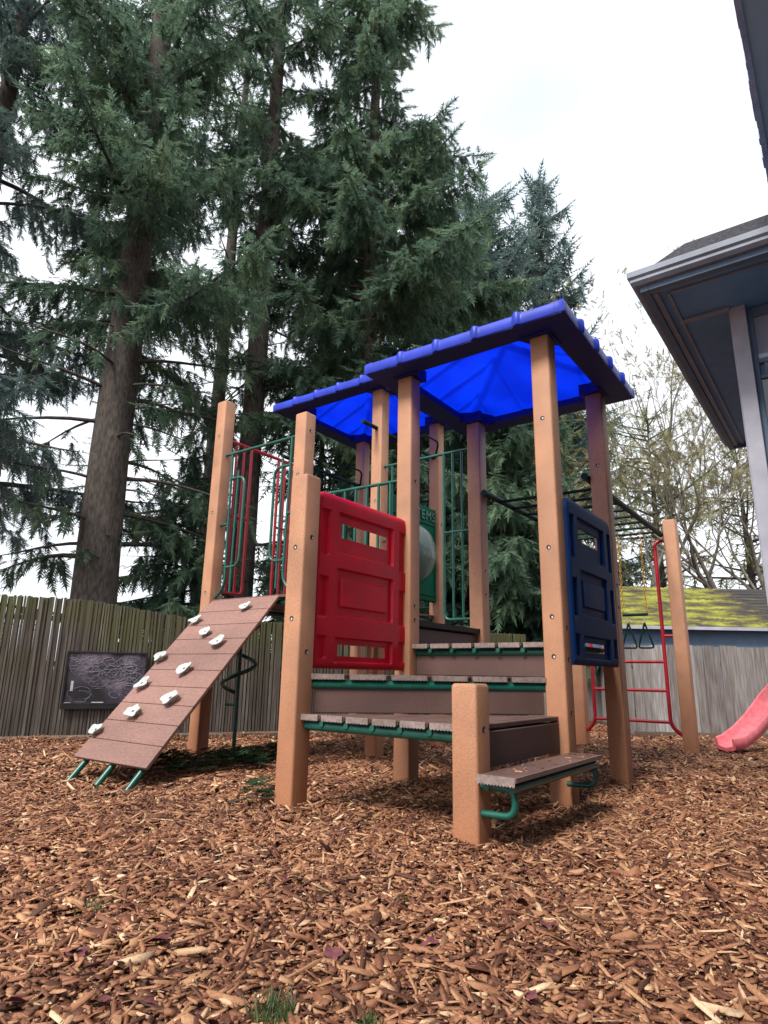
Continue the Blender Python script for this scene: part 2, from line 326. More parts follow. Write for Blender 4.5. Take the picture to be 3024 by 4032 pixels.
# wood chips: one loose layer of splinters
def make_chips():
    rng = np.random.default_rng(3)
    def sample(n, y0, y1, spread):
        y = np.sqrt(rng.uniform(y0 ** 2, y1 ** 2, n)); x = rng.uniform(-1, 1, n) * (y * spread + 1.0)
        return x, y
    allV, allT = [], []; off = 0
    def put(x, y, ln, wd, th, lift, tilt):
        nonlocal off
        n = len(x)
        k = 6
        ang = np.array([0, 50, 128, 180, 228, 310]) * np.pi / 180
        ax = np.cos(ang)[None] * rng.uniform(.8, 1.15, (n, k)); ay = np.sin(ang)[None] * rng.uniform(.6, 1.25, (n, k))
        px = ax * ln[:, None] / 2; py = ay * wd[:, None] / 2
        bend = rng.normal(0, .10, n)[:, None] * (px ** 2) / ln[:, None] * 2.2
        top = np.stack([px, py, th[:, None] / 2 + bend], -1); bot = np.stack([px * 1.03, py * 1.05, -th[:, None] / 2 + bend], -1)
        V = np.concatenate([top, bot], 1)
        yaw = rng.uniform(0, 2 * np.pi, n); pit = rng.normal(0, tilt, n); rol = rng.normal(0, tilt * 1.5, n)
        cr, sr = np.cos(rol), np.sin(rol); y_ = V[..., 1] * cr[:, None] - V[..., 2] * sr[:, None]; z_ = V[..., 1] * sr[:, None] + V[..., 2] * cr[:, None]
        cp, sp = np.cos(pit), np.sin(pit); x_ = V[..., 0] * cp[:, None] + z_ * sp[:, None]; z2 = -V[..., 0] * sp[:, None] + z_ * cp[:, None]
        cy, sy = np.cos(yaw), np.sin(yaw); X_ = x_ * cy[:, None] - y_ * sy[:, None] + x[:, None]; Y_ = x_ * sy[:, None] + y_ * cy[:, None] + y[:, None]
        Z_ = z2 + (gz(x, y) + lift + .3 * np.abs(np.sin(pit)) * ln)[:, None]
        allV.append(np.stack([X_, Y_, Z_], -1).reshape(-1, 3))
        tris = [(0, 1, 2), (0, 2, 3), (0, 3, 4), (0, 4, 5)]
        for i in range(6):
            j = (i + 1) % 6; tris += [(i, 6 + i, 6 + j), (i, 6 + j, j)]
        Tt = np.array(tris)[None] + (off + np.arange(n) * 12)[:, None, None]
        allT.append(Tt.reshape(-1, 3)); off += n * 12
    for (n, y0, y1, sc, sp) in ((104000, .9, 4.2, 1.0, .66), (66000, 4.0, 7.2, 1.25, .66), (34000, 7, 10.5, 1.55, .66)):
        x, y = sample(n, y0, y1, sp)
        ln = np.clip(rng.lognormal(np.log(.033), .50, n), .008, .12) * sc; wd = np.clip(rng.lognormal(np.log(.0132), .50, n), .004, .036) * sc
        wd = np.minimum(wd, ln * .7)
        put(x, y, ln, wd, rng.uniform(.0015, .005, n) * sc, np.abs(rng.normal(0, .006, n)) + .002, .22)
    # coarser pieces heaped about the posts and a few long pale splinters
    for (px, py) in ((-.46, 3.5), (.40, 2.9), (.175, 4.4), (1.03, 3.75), (1.67, 4.6), (-1.85, 4.2), (-1.2, 3.85)):
        n = 420; r = np.abs(rng.normal(0, .20, n)) + .06; a = rng.uniform(0, 2 * np.pi, n)
        put(px + r * np.cos(a), py + r * np.sin(a), rng.uniform(.03, .07, n), rng.uniform(.006, .016, n), rng.uniform(.002, .005, n), np.abs(rng.normal(.008, .01, n)), .35)
    x, y = sample(380, 1.2, 4, .62)
    put(x, y, rng.uniform(.05, .11, 380), rng.uniform(.006, .018, 380), rng.uniform(.002, .005, 380), np.full(380, .014), .08)
    x, y = sample(26000, 1.0, 3.4, .45)      # fine crumbs between the flakes
    put(x, y, rng.uniform(.004, .012, 26000), rng.uniform(.002, .006, 26000), rng.uniform(.001, .003, 26000), np.abs(rng.normal(.006, .006, 26000)), .4)
    n = 5000; t = rng.uniform(-2, 6.2, n); q = -.32 - np.abs(rng.normal(0, .09, n)); fx, fy = .9144, .4048
    put(-3.73 + t * fx - q * fy * -1 * -1, 6.58 + t * fy + q * fx, rng.uniform(.02, .06, n), rng.uniform(.005, .016, n), rng.uniform(.002, .005, n), np.abs(rng.normal(.02, .02, n)), .4)
    V = np.concatenate(allV); T = np.concatenate(allT)
    o = np_mesh('wood_chips', V, T, 'chips'); o['kind'] = 'stuff'
    return o
make_chips()

# ---------------------------------------------------------------- play structure
S = 1.0718; PW = .127; HW = PW / 2
PS = thing('play_structure', 'brown-posted climbing tower with blue roofs, red side panel and rock ramp standing on wood chips', 'play structure', tuple(D0), TH)
POST = dict(A=(S, -S, .663), B=(0, -S, 1.82), C=(-S, 0, 2.855), D=(0, 0, 2.885), E=(S, 0, 2.885), F=(S, S, 2.885), G=(0, S, 2.885),
            J=(-S, S, 3.49), L=(-S, 2 * S, 3.49), K=(-2 * S, 2 * S, 3.49), N=(-2 * S, S, 3.49), M=(-2 * S, 0, 3.231), H=(0, 3.357, 2.33), I=(S, 3.357, 2.33))
post_obj = {}
for k, (a, b, h) in POST.items():
    m = MB(); cyl = .013
    for (z0, z1, ins) in ((-.12, h - .014, 0),):
        w = HW; r = .013
        ring = []
        for cx, cy, a0 in ((w - r, w - r, 0), (-w + r, w - r, 90), (-w + r, -w + r, 180), (w - r, -w + r, 270)):
            for j in range(4):
                t = R(a0 + j * 30); ring.append((cx + r * math.cos(t), cy + r * math.sin(t)))
    n = len(ring); vs = []
    for z, sc in ((-.12, 1), (h - .013, 1), (h - .004, .93), (h, .84)):
        vs += [(a + x * sc, b + y * sc, z) for x, y in ring]
    fs = [(i + L_ * n, (i + 1) % n + L_ * n, (i + 1) % n + (L_ + 1) * n, i + (L_ + 1) * n) for L_ in range(3) for i in range(n)]
    m.add(vs, fs, False); m.add([vs[i] for i in range(3 * n, 4 * n)], [tuple(range(n))])
    post_obj[k] = m.build('post', 'post', PS)
    for i, p in enumerate(post_obj[k].data.polygons): p.use_smooth = (i < n)
def hole_mesh():
    m = MB(); n = 16; r = .0125
    ring = lambda rr, y: [(rr * math.cos(2 * math.pi * i / n), y, rr * math.sin(2 * math.pi * i / n)) for i in range(n)]
    a = ring(r * 1.12, 0.0); b = ring(r, -.0022); 
    m.add(a + b, [(i, (i + 1) % n, n + (i + 1) % n, n + i) for i in range(n)], True); m.add(b, [tuple(range(n))])  # raised dark disc, the hole's shade put into its colour
    me = bpy.data.meshes.new('bolt_hole')
    # small pale disc set low on the dark disc
    q = [(x * .5 + .004, -.0034, z * .62 - .0035) for x, y, z in ring(r, 0)]
    m.add(q, [tuple(range(n))])
    me.from_pydata(m.v, [], m.f); me.materials.append(M['dark']); me.materials.append(M['paledisc'])
    me.polygons[len(me.polygons) - 1].material_index = 1
    return me
HM = hole_mesh()
def hole(k, face, z, off=0):
    a, b, h = POST[k]; o = bpy.data.objects.new('bolt_hole', HM); COL.objects.link(o); o.parent = post_obj[k]
    if face == 'L': o.location = (a + off, b - HW - .0005, z)
    else: o.location = (a + HW + .0005, b + off, z); o.rotation_euler = (0, 0, R(90))
for k, f, zs in (('B', 'L', (1.388, .987)), ('B', 'R', (1.449, .808)), ('C', 'R', (2.693,)), ('M', 'L', (2.869, 2.119, 1.378)), ('E', 'L', (2.299, 1.459, 1.043, .814)),
                 ('F', 'L', (2.284,)), ('A', 'R', (.471,)), ('D', 'R', (2.063, 1.157, 1.062)), ('J', 'L', (2.318,)), ('E', 'R', (.98, .80, .50)), ('F', 'R', (1.36, 1.2)),
                 ('G', 'R', (1.35, 1.55, 2.2)), ('L', 'R', (2.3,)), ('C', 'L', (2.3, 1.4))):
    for z in zs: hole(k, f, z)

def deck(poly, z, x0, edges, pitch=.1655):
    """planks running along b, clipped to the convex polygon; edges = nosing runs that show plank ends"""
    def clip(poly, xa, xb):
        def cut(P, f):
            out = []
            for i in range(len(P)):
                p, q = P[i], P[(i + 1) % len(P)]; fp, fq = f(p), f(q)
                if fp >= 0: out.append(p)
                if fp * fq < 0:
                    t = fp / (fp - fq); out.append((p[0] + t * (q[0] - p[0]), p[1] + t * (q[1] - p[1])))
            return out
        P = cut(poly, lambda p: p[0] - xa); return cut(P, lambda p: xb - p[0]) if len(P) > 2 else []
    m = MB(); e = MB(); x = x0
    while x < x0 + 1.3:
        P = clip(poly, x + .006, x + pitch - .006)
        if len(P) > 2: m.prism(P, z - .022, z)
        x += pitch
    d = m.build('deck', 'deck', PS, bevel=.003, seg=1)
    # pale corrugated plank ends on the exposed edges
    for (p, q) in edges:
        p = Vector((*p, 0)); q = Vector((*q, 0)); t = (q - p); Ln = t.length; t.normalize(); nrm = Vector((t.y, -t.x, 0))
        k = abs(t.x); x = x0
        while x < x0 + 1.3:
            s0 = (x + .012 - p.x) / t.x; s1 = (x + pitch - .012 - p.x) / t.x
            if s0 > s1: s0, s1 = s1, s0
            s0 = max(s0, 0); s1 = min(s1, Ln)
            if s1 - s0 > .02:
                nst = max(2, int((s1 - s0) / .0085)); vs = []; 
                for i in range(nst + 1):
                    c0 = p + t * (s0 + (s1 - s0) * i / nst); zb = z - .024 - (.006 if i % 2 else 0)
                    for off in (-.01, .012):
                        vs.append((*(c0 + nrm * off).xy, z + .002)); vs.append((*(c0 + nrm * off).xy, zb))
                fs = []
                for i in range(nst):
                    o = i * 4; fs += [(o + 2, o + 6, o + 7, o + 3), (o, o + 4, o + 6, o + 2), (o + 1, o + 3, o + 7, o + 5)]
                fs += [(0, 2, 3, 1), (nst * 4, nst * 4 + 1, nst * 4 + 3, nst * 4 + 2)]
                e.add(vs, fs)
            x += pitch
    if e.v: e.build('nosing', 'deckedge', d)
    # green tube frame
    f = MB(); n = len(poly); cx = sum(p[0] for p in poly) / n; cy = sum(p[1] for p in poly) / n
    ins = [(cx + (p[0] - cx) * .90, cy + (p[1] - cy) * .90) for p in poly]
    for i in range(n):
        a, b = ins[i], ins[(i + 1) % n]; f.tube([(a[0], a[1], z - .056), (b[0], b[1], z - .056)], .026, 10)
    for (p, q) in edges:      # short saddle tubes whose ends show between the planks
        p = Vector((*p, 0)); q = Vector((*q, 0)); t = (q - p); Ln = t.length; t.normalize(); nrm = Vector((t.y, -t.x, 0)); x = x0
        while x < x0 + 1.3:
            s0 = (x - p.x) / t.x
            if .03 < s0 < Ln - .03:
                c0 = p + t * s0; f.tube([tuple(c0 - nrm * .25 + Vector((0, 0, z - .043))), tuple(c0 + nrm * -.004 + Vector((0, 0, z - .043)))], .015, 10)
            x += pitch
    f.build('deck_frame', 'green', d)
    return d
e_ = HW
dk1 = deck([(-.0, -S - .01), (S, -S - .01), (S + .01, 0)], .483, .03, [((0, -S - .01), (S, -S - .01))])
dk2 = deck([(0, -S), (S, -.0), (0, 0)], .692, .03, [((.02, -S + .02), (S - .02, -.02))])
dk3 = deck([(-.0, -.02), (S, -.02), (S, S), (0, S)], .897, .03, [((.06, -.02), (S - .06, -.02))])
dk4 = deck([(-S, 0), (-.0, 0), (0, S), (-S, S)], 1.07, -S + .03, [])
dk5 = deck([(-2 * S, -.03), (-S, -.03), (-S, S), (-2 * S, S)], 1.31, -2 * S + .03, [])
dk6 = deck([(-2 * S, S), (-S, S), (-S, 2 * S), (-2 * S, 2 * S)], 1.31, -2 * S + .03, [])
# risers
def riser(p, q, z0, z1, th=.022):
    p = Vector((*p, 0)); q = Vector((*q, 0)); t = (q - p).normalized(); n = Vector((-t.y, t.x, 0)) * th / 2
    m = MB(); P = [p - n, q - n, q + n, p + n]; m.prism([(v.x, v.y) for v in P], z0, z1); return m.build('riser', 'riser', PS, bevel=.004)
riser((.05, -S + .09), (S - .08, -.05), .487, .635)
riser((HW, .03), (S - HW, .03), .696, .84)
riser((0, HW), (0, S - HW), .90, 1.015)
riser((S, -S + HW), (S, -HW), .295, .45)
riser((-S, HW), (-S, S - HW), 1.08, 1.27)
m = MB(); m.box(-.03, .035, HW, S - HW, 1.03, 1.068); m.build('riser', 'dark', PS)  # dark band painting the shadow under the upper deck's nosing

# transfer step
m = MB(); m.box(1.142, 1.315, -1.155, -.065, .276, .298); st = m.build('step', 'deck', PS, bevel=.006)
m = MB(); nst = 24; vs = []
for i in range(nst + 1):
    x = 1.142 + .173 * i / nst; zb = .268 - (.007 if i % 2 else 0)
    vs += [(x, -1.159, .300), (x, -1.159, zb), (x, -1.150, .300), (x, -1.150, zb)]
fs = []
for i in range(nst):
    o = i * 4; fs += [(o, o + 1, o + 5, o + 4), (o, o + 4, o + 6, o + 2), (o + 1, o + 3, o + 7, o + 5)]
m.add(vs, fs); m.box(1.313, 1.318, -1.155, -.065, .280, .299); m.build('nosing', 'deckedge', st)
m = MB()
for bb in (-1.10, -.10):
    m.tube(arc([(1.13, bb, .247), (1.287, bb, .247), (1.287, bb, .142), (1.13, bb, .138)], .085, 8), .0150, 12)
m.tube([(1.285, -1.12, .250), (1.285, -.09, .250)], .018, 10); m.tube([(1.165, -1.12, .250), (1.165, -.09, .250)], .018, 10)
m.build('bracket', 'green', st)
m = MB(); rng = random.Random(5)
for i in range(26):
    x, y = rng.uniform(1.155, 1.295), rng.uniform(-1.08, -.12); a = rng.uniform(0, 3.1); l = rng.uniform(.006, .018)
    mt = Matrix.Translation((x, y, .298)) @ Matrix.Rotation(a, 4, 'Z'); m.box(-l, l, -.003, .003, 0, .003, mt)
chs = m.build('scattered_chips', 'chips', st); chs['kind'] = 'stuff'

# moulded plastic side panels
def panel(name, mat, origin, axis, width, height, z0, flip=1, thick=.05):
    """axis 'b': panel lies in a plane of constant a; recess pattern on both faces"""
    T_ = .018
    holes = [(.25, .755, .155, .245), (.25, .745, .865, .93)]
    rec = [(.875, .965, .10, .37), (.875, .965, .49, .72), (.875, .965, .82, .95), (.035, .125, .10, .37), (.035, .125, .49, .72), (.035, .125, .82, .95),
           (.20, .805, .095, .345), (.20, .805, .43, .71), (.20, .805, .825, .965)]
    bump_ = (.255, .745, .485, .655)
    lx = {0., .008, .992, 1.}; lz = {0., .008, .992, 1.}
    ex, ez = .009 / width, .009 / height
    for r in rec + [bump_]:
        for v in r[:2]: lx |= {v - ex, v, v + ex}
        for v in r[2:]: lz |= {v - ez, v, v + ez}
    for h in holes:
        lx |= set(h[:2]); lz |= set(h[2:])
    lx |= set(np.linspace(0, 1, 25)); lz |= set(np.linspace(0, 1, 29))
    def uniq(s_):
        o = []
        for v in sorted(s_):
            if 0 <= v <= 1 and (not o or v - o[-1] > .002): o.append(v)
        return o
    lx, lz = uniq(lx), uniq(lz)
    def depth(x, z):
        d = 0
        for r in rec:
            k = min((x - r[0]) / ex, (r[1] - x) / ex, (z - r[2]) / ez, (r[3] - z) / ez)
            d = max(d, min(1, max(0, k)) * T_)
        k = min((x - bump_[0]) / ex, (bump_[1] - x) / ex, (z - bump_[2]) / ez, (bump_[3] - z) / ez)
        d -= min(1, max(0, k)) * T_ * .75
        e = min(x * width, (1 - x) * width, z * height, (1 - z) * height)
        if e < .02: d += (.02 - e) ** 2 / .02 * .8
        return d
    # rounded top corners
    def warp(x, z):
        r = .07; X_ = x * width; Z_ = z * height
        for cx, sg in ((r, -1), (width - r, 1)):
            if (X_ - cx) * sg > 0 and Z_ < r:
                dx, dz = (X_ - cx), (Z_ - r); mx_ = max(abs(dx), abs(dz)); l = math.hypot(dx, dz)
                if l > 0: X_ = cx + dx * mx_ / l; Z_ = r + dz * mx_ / l
        return X_, Z_
    inh = lambda x, z: any(h[0] < x < h[1] and h[2] < z < h[3] for h in holes)
    vs = []; idx = {}
    for side in (-1, 1):
        for j, z in enumerate(lz):
            for i, x in enumerate(lx):
                X_, Z_ = warp(x, z); w = side * (thick / 2 - depth(x, z))
                idx[side, i, j] = len(vs); vs.append((origin[0] + w, origin[1] + X_, z0 + height - Z_))
    fs = []; cells = {(i, j) for i in range(len(lx) - 1) for j in range(len(lz) - 1) if not inh((lx[i] + lx[i + 1]) / 2, (lz[j] + lz[j + 1]) / 2)}
    for (i, j) in cells:
        for side in (-1, 1):
            q = [idx[side, i, j], idx[side, i + 1, j], idx[side, i + 1, j + 1], idx[side, i, j + 1]]
            fs.append(tuple(q if side < 0 else q[::-1]))
        for di, dj, e0, e1 in ((-1, 0, (i, j), (i, j + 1)), (1, 0, (i + 1, j + 1), (i + 1, j)), (0, -1, (i + 1, j), (i, j)), (0, 1, (i, j + 1), (i + 1, j + 1))):
            if (i + di, j + dj) not in cells:
                fs.append((idx[-1, *e0], idx[-1, *e1], idx[1, *e1], idx[1, *e0]))
    m = MB(); m.add(vs, fs, False); o = m.build(name, mat, PS)
    me = o.data; me.polygons.foreach_set('use_smooth', [True] * len(me.polygons))
    es = o.modifiers.new('sharp', 'EDGE_SPLIT'); es.split_angle = R(50)
    return o
p1 = panel('side_panel', 'red', (.0, -.985), 'b', .965, 1.045, .722); p1['label'] = 'glossy red moulded panel with two slots'
p2 = panel('side_panel', 'navy', (1.135, .045), 'b', .87, 1.03, .77); p2['label'] = 'dark blue moulded panel with two slots'
for z in (.98, 1.16, 1.56): m = MB(); m.tube([(.01, -1.01, z), (.01, -.975, z)], .007, 8); m.build('bolt', 'metal', PS)

# barriers and arches of coated tube
def arch(name, mat, P, lo, hi, ztop, zbot, loops, r=.0125, zmid=None, inner=True, ctr=.22):
    """P maps (s,z) to local space; side loops hug both posts"""
    m = MB()
    m.tube([P(lo, ztop), P(hi, ztop)], r * 1.1)
    for sd in (0, 1):
        q = (lambda d: lo + d) if sd == 0 else (lambda d: hi - d)
        if loops == 'inside':      # main upright near the post with a rounded loop beside it
            m.tube(arc([P(q(.085), ztop), P(q(.11), zbot + .1), P(q(-.0), zbot)], .07), r)
            m.tube(arc([P(q(.09), 2.43), P(q(.28), 2.43), P(q(.28), 1.60), P(q(.11), 1.60)], .09), r)
            m.tube([P(q(.185), ztop - .18), P(q(.185), zbot + .04)], r * .85)
            m.tube([P(q(0.0), 2.0), P(q(.10), 2.0)], r)
        else:
            m.tube(arc([P(q(ctr), ztop), P(q(ctr), zbot), P(q(0), zbot)], .06), r)
            for k in ((.33, .67) if inner else (.5,)): m.tube([P(q(ctr * k), ztop), P(q(ctr * k), zbot)], r * .85)
            m.tube([P(q(0), zmid), P(q(ctr), zmid)], r * .9)
    return m.build(name, mat, PS)
arch('barrier', 'green', lambda s, z: (s, -.0, z), -2 * S + HW, -S - HW, 2.68, 1.33, 'inside')
arch('barrier', 'redsteel', lambda s, z: (-2 * S + .01, s, z), HW, S - HW, 2.86, 1.40, 'side', r=.015, zmid=2.13, ctr=.285)
arch('barrier', 'green', lambda s, z: (s, S, z), -S + HW, -HW, 2.672, 1.16, 'side', zmid=1.925, ctr=.275)
m = MB(); m.tube([(-S + HW, 0, 2.105), (-HW, 0, 2.09)], .014); m.tube([(-S + HW, 0, 1.2), (-HW, 0, 1.2)], .013)
for i in range(8): m.tube([(-.933 + i * .1103, 0, 1.2), (-.933 + i * .1103, 0, 2.10)], .0115)
m.box(-.80, -.70, -.012, .0, 1.72, 1.83)
m.build('barrier', 'green', PS)
for (a0, b0, b1, z, hh) in ((-2 * S, S + HW, 2 * S - HW, 2.92, 1.4), (-S, S + HW, 2 * S - HW, 3.07, 2.55)):
    m = MB(); m.tube([(a0, b0 - .35, z), (a0, b1, z)], .02)
    if hh < 2:
        for i in range(7): b_ = b0 + .06 + i * .135; m.tube([(a0, b_, hh), (a0, b_, z)], .0115)
        m.tube([(a0, b0, hh), (a0, b1, hh)], .013)
    m.tube(arc([(a0 + .02, b1 - .5, z - .01), (a0 + .14, b1 - .42, z + .12), (a0 + .14, b1 - .12, z + .12), (a0 + .02, b1, z)], .06), .011)
    m.build('barrier', 'greendark', PS)
m = MB()
for i in range(8): x = -2 * S + HW + .06 + i * .118; m.tube([(x, 2 * S, 1.4), (x, 2 * S, 2.6)], .0115)
m.tube([(-2 * S + HW, 2 * S, 2.6), (-S - HW, 2 * S, 2.6)], .014); m.tube([(-2 * S + HW, 2 * S, 1.4), (-S - HW, 2 * S, 1.4)], .014)
m.build('barrier', 'greendark', PS)

# bubble panel with moulded lettering
pa = -S
m = MB(); m.box(pa - .022, pa + .022, 1.135, 2.125, 1.44, 2.46)
bp = m.build('bubble_panel', 'greenpanel', PS, bevel=.02, seg=3)
m = MB()
for (y0, y1, z0, z1) in ((1.20, 2.06, 2.26, 2.275), (1.20, 2.06, 1.50, 1.515), (1.20, 1.215, 1.515, 2.26), (2.045, 2.06, 1.515, 2.26)): m.box(pa + .02, pa + .032, y0, y1, z0, z1)
m.build('rim', 'greenpanel', bp, bevel=.004)
m = MB(); n = 28; rings = 9; cy, cz, rad = 1.66, 1.92, .30; vs = []
for j in range(rings + 1):
    t = j / rings * math.pi / 2 * .98
    for i in range(n):
        a = 2 * math.pi * i / n; vs.append((pa + .02 + .20 * math.sin(t), cy + rad * math.cos(t) * math.cos(a), cz + rad * math.cos(t) * math.sin(a)))
fs = [(j * n + i, j * n + (i + 1) % n, (j + 1) * n + (i + 1) % n, (j + 1) * n + i) for j in range(rings) for i in range(n)]; m.add(vs, fs, True)
m.add([vs[rings * n + i] for i in range(n)], [tuple(range(n))], True)
m.build('bubble', 'bubble', bp)
m = MB(); m.tube([(pa + .028, cy + .315 * math.cos(2 * math.pi * i / 32), cz + .315 * math.sin(2 * math.pi * i / 32)) for i in range(32)], .014, 8, closed=True)
m.build('bubble_ring', 'greenpanel', bp)
fc = bpy.data.curves.new('lettering', 'FONT'); fc.body = 'SYSTEMS'; fc.size = .145; fc.extrude = .006; fc.space_character = 1.15
fo = bpy.data.objects.new('lettering', fc); COL.objects.link(fo)
bpy.context.view_layer.update()
dg = bpy.context.evaluated_depsgraph_get(); me = bpy.data.meshes.new_from_object(fo.evaluated_get(dg)); bpy.data.objects.remove(fo)
lo = bpy.data.objects.new('lettering', me); COL.objects.link(lo); lo.parent = bp; me.materials.clear(); me.materials.append(M['green'])
lx_ = [v.co.x for v in me.vertices]
lo.matrix_local = Matrix(((0, 0, 1, pa + .028), (1, 0, 0, 2.055 - max(lx_)), (0, 1, 0, 2.31), (0, 0, 0, 1)))

# roofs
def roof(cx, cy, zb, half=.765):
    sl = .40
    tiles = 5; pitch = 2 * half / tiles
    def topz(x, y):
        ax, ay = abs(x), abs(y); d = half - max(ax, ay); z = zb + .085 + sl * d
        t = y if ax > ay else x; u_ = ((t + half) / pitch) % 1; du = min(u_, 1 - u_) * pitch
        z += .024 * max(0, 1 - (du / .03) ** 2) * (1 if d > .0 else 0)
        dd = abs(ax - ay) / 1.414
        z += .030 * max(0, 1 - (dd / .05) ** 2) * min(1, d / .15)
        return z
    n = 121; g_ = np.linspace(-half, half, n); vs = [(cx + x, cy + y, topz(x, y)) for y in g_ for x in g_]
    fs = [(j * n + i, j * n + i + 1, (j + 1) * n + i + 1, (j + 1) * n + i) for j in range(n - 1) for i in range(n - 1)]
    m = MB(); m.add(vs, fs, True); shell = m.build('roof', 'blueshell', PS)
    # fascia band: follows the rib bumps, each tile stepping proud of the next
    m = MB(); P = []; per = []
    cs = [(-half, -half), (half, -half), (half, half), (-half, half)]
    for k in range(4):
        (x0, y0), (x1, y1) = cs[k], cs[(k + 1) % 4]; Ln = 2 * half; nx_, ny_ = (y1 - y0) / Ln, -(x1 - x0) / Ln
        for i in range(100):
            t = i / 100; per.append((x0 + (x1 - x0) * t, y0 + (y1 - y0) * t, nx_, ny_, t * Ln))
    prof = [(.0, .0), (.014, .002), (.018, .010), (.018, .070), (.012, .082), (-.012, .092), (-.04, .104)]
    vs = []
    for (x, y, nx_, ny_, t) in per:
        u_ = (t / pitch) % 1; du = min(u_, 1 - u_) * pitch; rib = max(0, 1 - (du / .026) ** 6) * .013
        corner = min(t, 2 * half - t)
        if corner < .02: rib = 0
        cr = .004 * max(0, 1 - corner / .05)
        ox, oy = x / half, y / half
        nn = Vector((nx_, ny_, 0)) if corner > .03 else Vector((ox, oy, 0)).normalized()
        for k, (o, z) in enumerate(prof):
            off = o + (rib + cr if 0 < k < 5 else 0) - (.009 * (u_) if 0 < k < 5 else 0)
            vs.append((cx + x + nn.x * off, cy + y + nn.y * off, zb + z + (rib * .9 + cr * .6 if k > 2 else 0)))
    K = len(prof); n = len(per)
    m.add(vs, [(i * K + k, ((i + 1) % n) * K + k, ((i + 1) % n) * K + k + 1, i * K + k + 1) for i in range(n) for k in range(K - 1)], True)
    fo_ = m.build('fascia', 'bluefascia', shell); es = fo_.modifiers.new('sharp', 'EDGE_SPLIT'); es.split_angle = R(38)
    # flat underside flange with post bosses, its shade put into the colour
    m = MB(); o, i_ = half + .004, .595
    for (x0, x1, y0, y1) in ((-o, o, -o, -i_), (-o, o, i_, o), (-o, -i_, -i_, i_), (i_, o, -i_, i_)):
        m.box(cx + x0, cx + x1, cy + y0, cy + y1, zb - .004, zb + .05)
    for sx in (-1, 1):
        for sy in (-1, 1):
            xa, xb = sorted((sx * .42, sx * .56)); ya, yb = sorted((sy * .42, sy * .56))
            m.prism([(cx + sx * .62, cy + sy * .40), (cx + sx * .62, cy + sy * .62), (cx + sx * .40, cy + sy * .62), (cx + sx * .455, cy + sy * .52), (cx + sx * .44, cy + sy * .44), (cx + sx * .52, cy + sy * .455)][::(1 if sx * sy > 0 else -1)], zb - .016, zb + .075)
    m.build('flange', 'blueflangeshade', shell)
roof(S / 2, S / 2, 2.895)
roof(-1.5 * S, 1.5 * S, 3.50)

# rock ramp
r0 = Vector((0, -.02, 1.315)); r1 = Vector((0, -1.105, .092)); dr = (r1 - r0); RL = dr.length; dr.normalize(); nr = Vector((0, dr.z, -dr.y)); nr = nr if nr.z > 0 else -nr
def rp(a, t, h=0): q = r0 + dr * t + nr * h; return (a, q.y, q.z)
m = MB(); A0, A1 = -2.115, -1.245; npl = 10; pl = RL / npl
for i in range(npl):
    t0, t1 = i * pl + .002, (i + 1) * pl - .002
    vs = [rp(A0, t0, -.022), rp(A1, t0, -.022), rp(A1, t1, -.022), rp(A0, t1, -.022), rp(A0, t0), rp(A1, t0), rp(A1, t1), rp(A0, t1)]
    m.add(vs, [(0, 1, 2, 3), (7, 6, 5, 4), (0, 4, 5, 1), (1, 5, 6, 2), (2, 6, 7, 3), (3, 7, 4, 0)])
m.add([rp(A0 + .01, .01, -.030), rp(A1 - .01, .01, -.030), rp(A1 - .01, RL - .01, -.030), rp(A0 + .01, RL - .01, -.030), rp(A0 + .01, .01, -.008), rp(A1 - .01, .01, -.008), rp(A1 - .01, RL - .01, -.008), rp(A0 + .01, RL - .01, -.008)],
      [(0, 1, 2, 3), (7, 6, 5, 4), (0, 4, 5, 1), (1, 5, 6, 2), (2, 6, 7, 3), (3, 7, 4, 0)])
rampo = m.build('climbing_ramp', 'ramp', PS, bevel=.002, seg=1)
for a in (-2.02, -1.68, -1.335):
    m = MB(); m.tube([rp(a, .1, -.05), rp(a, RL + .30, -.05)], .021, 12); m.build('leg', 'green', rampo)
HOLDS = [(-1.521, 1.205, .85), (-2.027, 1.104, .9), (-1.761, .991, .9), (-1.50, .901, 1.05), (-2.062, .785, .95), (-1.629, .694, 1.0), (-1.996, .576, 1.0), (-1.505, .485, 1.1), (-1.804, .383, 1.1), (-2.073, .251, .9)]
